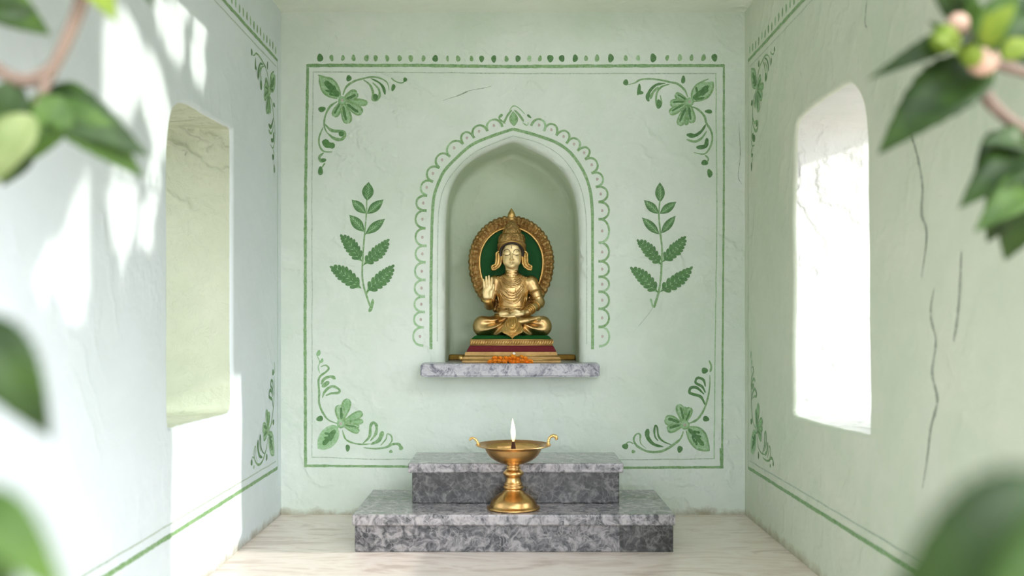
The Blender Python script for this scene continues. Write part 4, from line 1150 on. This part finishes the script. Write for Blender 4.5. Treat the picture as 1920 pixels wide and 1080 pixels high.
spots = [(-38, 0), (-31, 0), (-24, 0), (-17, 0), (-10, 0), (-3, 0), (4, 0), (11, 0), (18, 0), (25, 0), (32, 0), (-32, 1), (-22, 1), (-13, 1), (-4, 1), (5, 1), (13, 1), (22, 1)]
for i, (x, lv) in enumerate(spots):
    o = mo if i == 0 else mo.copy()
    if i: C.objects.link(o)
    s_ = random.uniform(1.02, 1.26)
    o.location = ((x + random.uniform(-1, 1)) * SU, -.086 + (.010 if lv else 0) + random.uniform(-.004, .002), ZSH + (.0125 if lv else .0012))
    o.rotation_euler = (random.uniform(.25, .8), random.uniform(-.35, .35), random.uniform(0, 6)); o.rotation_mode = 'XYZ'
    o.scale = (s_,) * 3
for i, (x, z) in enumerate(((-1, .0275), (14, .024))):
    y = flower_obj('marigold_flower', marigold_mesh(.0098, 0), m_mari2, (x * SU + .006, -.080, ZSH + z - .003), (.6, .2, i), ('yellow-orange marigold topping the heap directly below the white blossom', 'yellow-orange marigold on top of the heap, right of the white blossom')[i], 'flower', 'marigold blossoms heaped before the statue')
m = MB()
for i in range(5):
    a = 2 * PI * i / 5; m.sphere((math.cos(a) * .0034, math.sin(a) * .0034, .002), (.0028, .0028, .0014), 8, 6)
m.sphere((0, 0, .002), .0022, 8, 6)
flower_obj('white_blossom', m, m_white, (3.4 * SU, -.083, ZSH + .036), (.9, 0, .3), 'tiny white blossom perched on top of the orange marigold heap', 'flower')
# ================================================================ foliage near the camera
def PT(px, py, d): return Vector(((px - VX) / FPX * d, -D + d, HC - (py - VY) / FPX * d))
def leaf_mesh(mb, base, tip, w, face, mi=0, serr=9, curl=.12, bend=.1):
    B = Vector(base); T = Vector(tip); ax = T - B; L = ax.length; t = ax.normalized()
    n = Vector(face); n = (n - t * n.dot(t)).normalized(); s = t.cross(n)
    prof = lambda u: (math.sin(PI * u ** .8) ** .85) * (1 - .25 * u)
    nu = 28; vs = []; fs = []
    for i in range(nu + 1):
        u = i / nu; h = max(.012, prof(u)) * w / 2
        if serr: h *= 1 + .10 * ((u * serr) % 1 - .5) * (1 if u > .12 else 0)
        c = B + t * L * u - n * bend * L * math.sin(PI * u) * -1 - n * curl * L * u * u
        for v in (-1, -.5, 0, .5, 1):
            vs.append(c + s * h * v + n * (abs(v) ** 1.5) * h * .35 * (1 if curl >= 0 else -1))
    for i in range(nu):
        for j in range(4):
            a = i * 5 + j; fs.append((a, a + 1, a + 6, a + 5))
    K = len(vs); v2 = [Vector(v) - n * .0006 for v in vs]
    f2 = [tuple(q + K for q in f[::-1]) for f in fs]
    rim = [i * 5 for i in range(nu + 1)] + [nu * 5 + j for j in range(1, 5)] + [i * 5 + 4 for i in range(nu - 1, -1, -1)] + [3, 2, 1]
    rf = [(a, b, b + K, a + K) for a, b in zip(rim, rim[1:] + rim[:1])]
    mb.add(vs + v2, fs + f2 + rf, mi)
CAM = Vector((0, -D, HC))
def shrub(name, loc, label, leaves, twigs, stems, buds=()):
    e = empty(name, loc); o = Vector(loc)
    mb = MB()
    for pb, pt, d, w, mi, cu in leaves:
        b = PT(pb[0], pb[1], d); t = PT(pt[0], pt[1], d * random.uniform(.96, 1.03))
        fc = (CAM - (b + t) / 2).normalized() + Vector((random.uniform(-.25, .25), 0, random.uniform(.0, .45)))
        leaf_mesh(mb, b - o, t - o, w / FPX * d, fc, mi, curl=cu)
    mb.build('foliage', [m_leaf, m_leafd, m_leafy, m_leafp], e)
    mb = MB()
    for pts, d, r in twigs:
        q = catmull([PT(px, py, dd if dd else d) - o for px, py, dd in [(p + (None,))[:3] for p in pts]], 6)
        mb.tube(q, [r * (1 - .35 * i / len(q)) for i in range(len(q))], 8)
    for pts, r in stems:
        q = catmull([Vector(p) - o for p in pts], 6); mb.tube(q, [r * (1 - .5 * i / len(q)) for i in range(len(q))], 8)
    mb.build('branch', m_twig, e)
    if buds:
        mb = MB()
        for px, py, d, r, mi in buds: mb.sphere(PT(px, py, d) - o, r, 12, 8, mi)
        mb.build('bud', [m_bud, m_leafy], e)
    return tag(e, label, 'plant')
dR = 1.05; dL = .95
Rl = [((1858, 122), (1650, 272), dR, 128, 1, .12), ((1822, 60), (1652, 128), dR, 50, 1, .25),
      ((1835, 110), (1745, 40), dR * 1.02, 40, 0, .1), ((1800, 30), (1748, -25), dR, 50, 1, .1), ((1830, 60), (1790, -40), dR, 50, 0, .1),
      ((1840, 110), (1905, -30), dR * .96, 80, 0, .1), ((1850, 100), (1960, 30), dR, 75, 1, .1), ((1800, 100), (1752, 70), dR * .98, 46, 2, .0),
      ((1860, 85), (1850, 20), dR * .95, 48, 2, .0), ((1880, 110), (1930, 75), dR * .95, 50, 2, 0), ((1845, 75), (1905, 5), dR * .93, 50, 2, 0),
      ((1940, 290), (1806, 372), dR, 95, 1, .15), ((1925, 270), (1848, 262), dR, 60, 1, .1), ((1950, 300), (1886, 488), dR * .98, 118, 1, .1),
      ((1940, 340), (1835, 425), dR * .99, 80, 0, .1), ((1960, 250), (1930, 420), dR, 90, 0, .1),
      ((1850, 90), (1935, -10), dR * 1.03, 90, 1, .1), ((1870, 60), (1960, 120), dR * 1.04, 80, 1, .1), ((1900, 280), (1960, 400), dR * 1.03, 110, 1, .1), ((1930, 300), (1850, 455), dR * 1.02, 90, 1, .1), ((1900, 255), (1830, 330), dR * 1.03, 70, 1, .1), ((2010, 905), (1640, 1175), .36, 215, 1, .25), ((2060, 1000), (1830, 1220), .34, 190, 0, .1)]
shrub('hibiscus_shrub', (.66, -2.86, 0), 'leafy green shrub reaching in at the right edge, close to the camera', Rl,
      [([(1845, 110), (1842, 165), (1870, 205), (1925, 245), (2000, 262)], dR, .0085), ([(1845, 112), (1900, 130), (1980, 150)], dR, .007), ([(1845, 112), (1830, 80), (1800, 40)], dR, .004),
       ([(1925, 245), (1945, 275), (1950, 320)], dR, .004), ([(1905, 128), (1880, 100), (1860, 80)], dR, .004), ([(2000, 262), (2060, 300), (2090, 360)], dR, .009),
       ([(2010, 905), (2130, 930), (2230, 1010)], .36, .004), ([(2060, 1000), (2130, 980), (2230, 1010)], .35, .004)],
      [([(.66, -2.86, 0), (.69, -2.85, .3), (.67, -2.84, .6), (.64, -2.84, .90), (.55, -2.84, .955)], .016),
       ([(.68, -2.86, .02), (.6, -3.2, .3), (.4, -3.45, .52), (.245, -3.53, .68)], .011)],
      [(1796, 45, dR * .98, .0115, 0), (1842, 113, dR * .97, .016, 0), (1822, 105, dR * .96, .011, 1), (1770, 72, dR * .97, .014, 1)])
Ll = [((60, 190), (255, 262), dL * 1.02, 110, 1, .25), ((30, 150), (-10, 300), dL, 90, 1, .1), ((-40, -30), (88, 62), dL, 92, 0, .12), ((-30, 20), (70, 20), dL * .95, 60, 1, .1), ((150, -40), (215, 28), dL, 75, 2, .1), ((250, -60), (290, 14), dL * 1.1, 26, 1, 0),
      ((85, 195), (268, 318), dL, 92, 0, .22), ((130, 200), (40, 250), dL, 90, 0, .1), ((120, 180), (60, 300), dL, 80, 0, .1), ((60, 215), (-20, 345), dL * .97, 90, 3, .1), ((50, 260), (5, 348), dL * 1.02, 60, 1, .1), ((95, 170), (200, 210), dL * 1.03, 60, 0, .2),
      ((-50, 590), (88, 812), .55, 138, 1, .25), ((-60, 640), (60, 780), .57, 90, 3, .1),
      ((-60, 915), (120, 1110), .40, 120, 0, .3), ((-80, 990), (40, 1140), .42, 90, 1, .2)]
shrub('hibiscus_shrub', (-.62, -2.95, 0), 'leafy green shrub reaching in at the left edge, close to the camera', Ll,
      [([(165, -60), (150, 10), (118, 90), (88, 150), (72, 200)], dL, .0075), ([(98, 132), (60, 150), (20, 145), (-30, 120), (-120, 130)], dL, .008), ([(-120, 130), (-200, 200), (-260, 320)], dL, .009),
       ([(165, -60), (60, -140), (-120, -60), (-230, 120)], dL, .006), ([(-50, 590), (-140, 620), (-280, 700)], .55, .004), ([(-60, 915), (-200, 900), (-380, 930)], .40, .003)],
      [([(-.62, -2.95, 0), (-.65, -2.94, .3), (-.64, -2.94, .6), (-.62, -2.94, .905)], .015),
       ([(-.64, -2.95, .3), (-.55, -3.1, .5), (-.45, -3.3, .68), (-.365, -3.34, .73)], .009),
       ([(-.66, -2.98, .1), (-.5, -3.3, .4), (-.36, -3.46, .62), (-.287, -3.49, .69)], .009)])

# ================================================================ the tree outside whose leaves dapple the left wall
SD = Vector((-1, .053, -.372)).normalized()
lit = [(225, 118, 48, 120, 0), (290, 190, 26, 118, -12), (325, 62, 18, 66, -12), (377, 38, 11, 38, 0), (371, 118, 12, 50, -8), (230, 385, 28, 105, 0), (150, 470, 36, 150, 8), (95, 500, 18, 60, 35),
       (287, 335, 13, 34, 0), (276, 425, 10, 45, 0), (345, 8, 14, 30, 0), (300, 20, 10, 30, 0), (310, 568, 7, 40, 0)]
def in_lit(px, py, gr=.80):
    for cx, cy, rx, ry, a in lit:
        a = math.radians(a); dx = px - cx; dy = py - cy
        x = dx * math.cos(a) + dy * math.sin(a); y = -dx * math.sin(a) + dy * math.cos(a)
        if (x / (rx * gr + 3)) ** 2 + (y / (ry * gr + 4)) ** 2 < 1: return True
    return False
def on_left(P):
    t = (XL - P.x) / SD.x; q = P + SD * t
    k = D / (D + q.y)
    return (VX + XL * PXM * k, VY - (q.z - HC) * PXM * k, q.y, q.z)
mb = MB(); cnt = 0
rng = random.Random(11)
tries = 0
while cnt < 7500 and tries < 90000:
    tries += 1
    q = Vector((XL, rng.uniform(-2.75, -.80), rng.uniform(.62, 2.15)))
    x = rng.uniform(1.45, 2.05)
    P = q - SD * ((x - XL) / -SD.x)
    if q.z < .84 and q.y > -1.32: continue
    L = rng.uniform(.05, .085)
    th = rng.uniform(-.5, .5) - PI / 2
    ax = Vector((rng.uniform(-.3, .3), math.cos(th), math.sin(th))).normalized()
    n = Vector((1, rng.uniform(-.6, .6), rng.uniform(-.3, .6))).normalized(); s = ax.cross(n).normalized() * L * .27
    pts = [P, P + ax * L * .35 + s, P + ax * L * .75 + s * .7, P + ax * L, P + ax * L * .75 - s * .7, P + ax * L * .35 - s]
    if any(in_lit(*on_left(p)[:2]) for p in pts + [P + ax * L * .5]): continue
    mb.add(pts, [(0, 1, 2, 3, 4, 5)]); cnt += 1
cnt2 = tries = 0
while cnt2 < 6500 and tries < 60000:          # unseen overhead leaves added to cut sky light through the open roof
    tries += 1
    P = Vector((rng.uniform(-.5, 2.6), rng.uniform(-2.9, -.5), rng.uniform(2.25, 2.9)))
    L = rng.uniform(.08, .12)
    a_ = rng.uniform(0, 2 * PI); ax = Vector((math.cos(a_), math.sin(a_), rng.uniform(-.5, .1))).normalized()
    n = Vector((rng.uniform(-.4, .4), rng.uniform(-.4, .4), 1)).normalized(); s = ax.cross(n).normalized() * L * .3
    pts = [P, P + ax * L * .35 + s, P + ax * L * .75 + s * .7, P + ax * L, P + ax * L * .75 - s * .7, P + ax * L * .35 - s]
    if any(in_lit(*on_left(p)[:2]) for p in pts + [P + ax * L * .5]): continue
    mb.add(pts, [(0, 1, 2, 3, 4, 5)]); cnt2 += 1
print('tree leaves', cnt, cnt2, tries)
tree = empty('garden_tree', (2.25, -1.9, 0)); tag(tree, 'leafy tree standing outside beyond the right wall, with leaves added overhead to cut sky light', 'tree')
fo = mb.build('foliage', m_leaf, tree); fo.location = (-2.25, 1.9, 0)
m = MB(); q = catmull([(0, 0, 0), (.04, .02, .7), (-.03, .05, 1.4), (.02, 0, 2.2), (0, .02, 3.0)], 6); m.tube(q, [.075 - .0022 * i for i in range(len(q))], 12); m.build('trunk', m_bark, tree)
m = MB()
for i in range(16):
    z = 1.1 + i * .11; e = Vector((-rng.uniform(.2, .7), rng.uniform(-.8, .9), z + rng.uniform(.1, .5)))
    m.tube(catmull([(0, 0, z), (e.x * .5, e.y * .5, z + .1), tuple(e)], 5), [.012] * 11, 6)
mm = m
tw = MB(); 
for i in range(0): pass
# ================================================================ light and camera
sun = bpy.data.lights.new('sun', 'SUN'); sun.energy = SUN_E; sun.angle = math.radians(.9); sun.color = (1, .96, .90)
so = bpy.data.objects.new('sun', sun); C.objects.link(so); so.location = (4, -2, 3)
so.rotation_euler = SD.to_track_quat('-Z', 'Y').to_euler()
W = bpy.data.worlds.new('world'); bpy.context.scene.world = W; W.use_nodes = True
nt = W.node_tree; bg = nt.nodes['Background']
sky = nt.nodes.new('ShaderNodeTexSky'); sky.sky_type = 'NISHITA'; sky.sun_disc = False
sky.sun_elevation = math.radians(38); sky.sun_rotation = math.radians(150); sky.air_density = 1.0; sky.dust_density = 2.2; sky.ozone_density = 1.0
hs = nt.nodes.new('ShaderNodeHueSaturation'); hs.inputs['Saturation'].default_value = .12
nt.links.new(sky.outputs[0], hs.inputs['Color']); tn = nt.nodes.new('ShaderNodeMix'); tn.data_type = 'RGBA'; tn.blend_type = 'MULTIPLY'; tn.inputs[0].default_value = 1; tn.inputs[7].default_value = (.97, 1, 1.09, 1)
nt.links.new(hs.outputs[0], tn.inputs[6]); nt.links.new(tn.outputs[2], bg.inputs[0]); bg.inputs[1].default_value = SKY_E
cam = bpy.data.cameras.new('camera'); co = bpy.data.objects.new('camera', cam); C.objects.link(co)
co.location = (0, -D, HC); co.rotation_euler = (PI / 2, 0, 0)
cam.sensor_width = 36; cam.lens = FPX / 1920 * 36; cam.shift_y = (VY - 540) / 1920; cam.shift_x = 0
cam.clip_start = .05
cam.dof.use_dof = True; cam.dof.focus_distance = 3.86; cam.dof.aperture_fstop = 2.3
sc = bpy.context.scene; sc.camera = co
sc.view_settings.view_transform = 'Standard'; sc.view_settings.look = 'None'; sc.view_settings.gamma = 1; sc.view_settings.use_curve_mapping = False
sc.view_settings.exposure = EXPO
sc.cycles.max_bounces = 10; sc.cycles.diffuse_bounces = 6; sc.cycles.glossy_bounces = 4; sc.cycles.use_denoising = True
sc.cycles.sample_clamp_indirect = 6
bpy.context.view_layer.update()
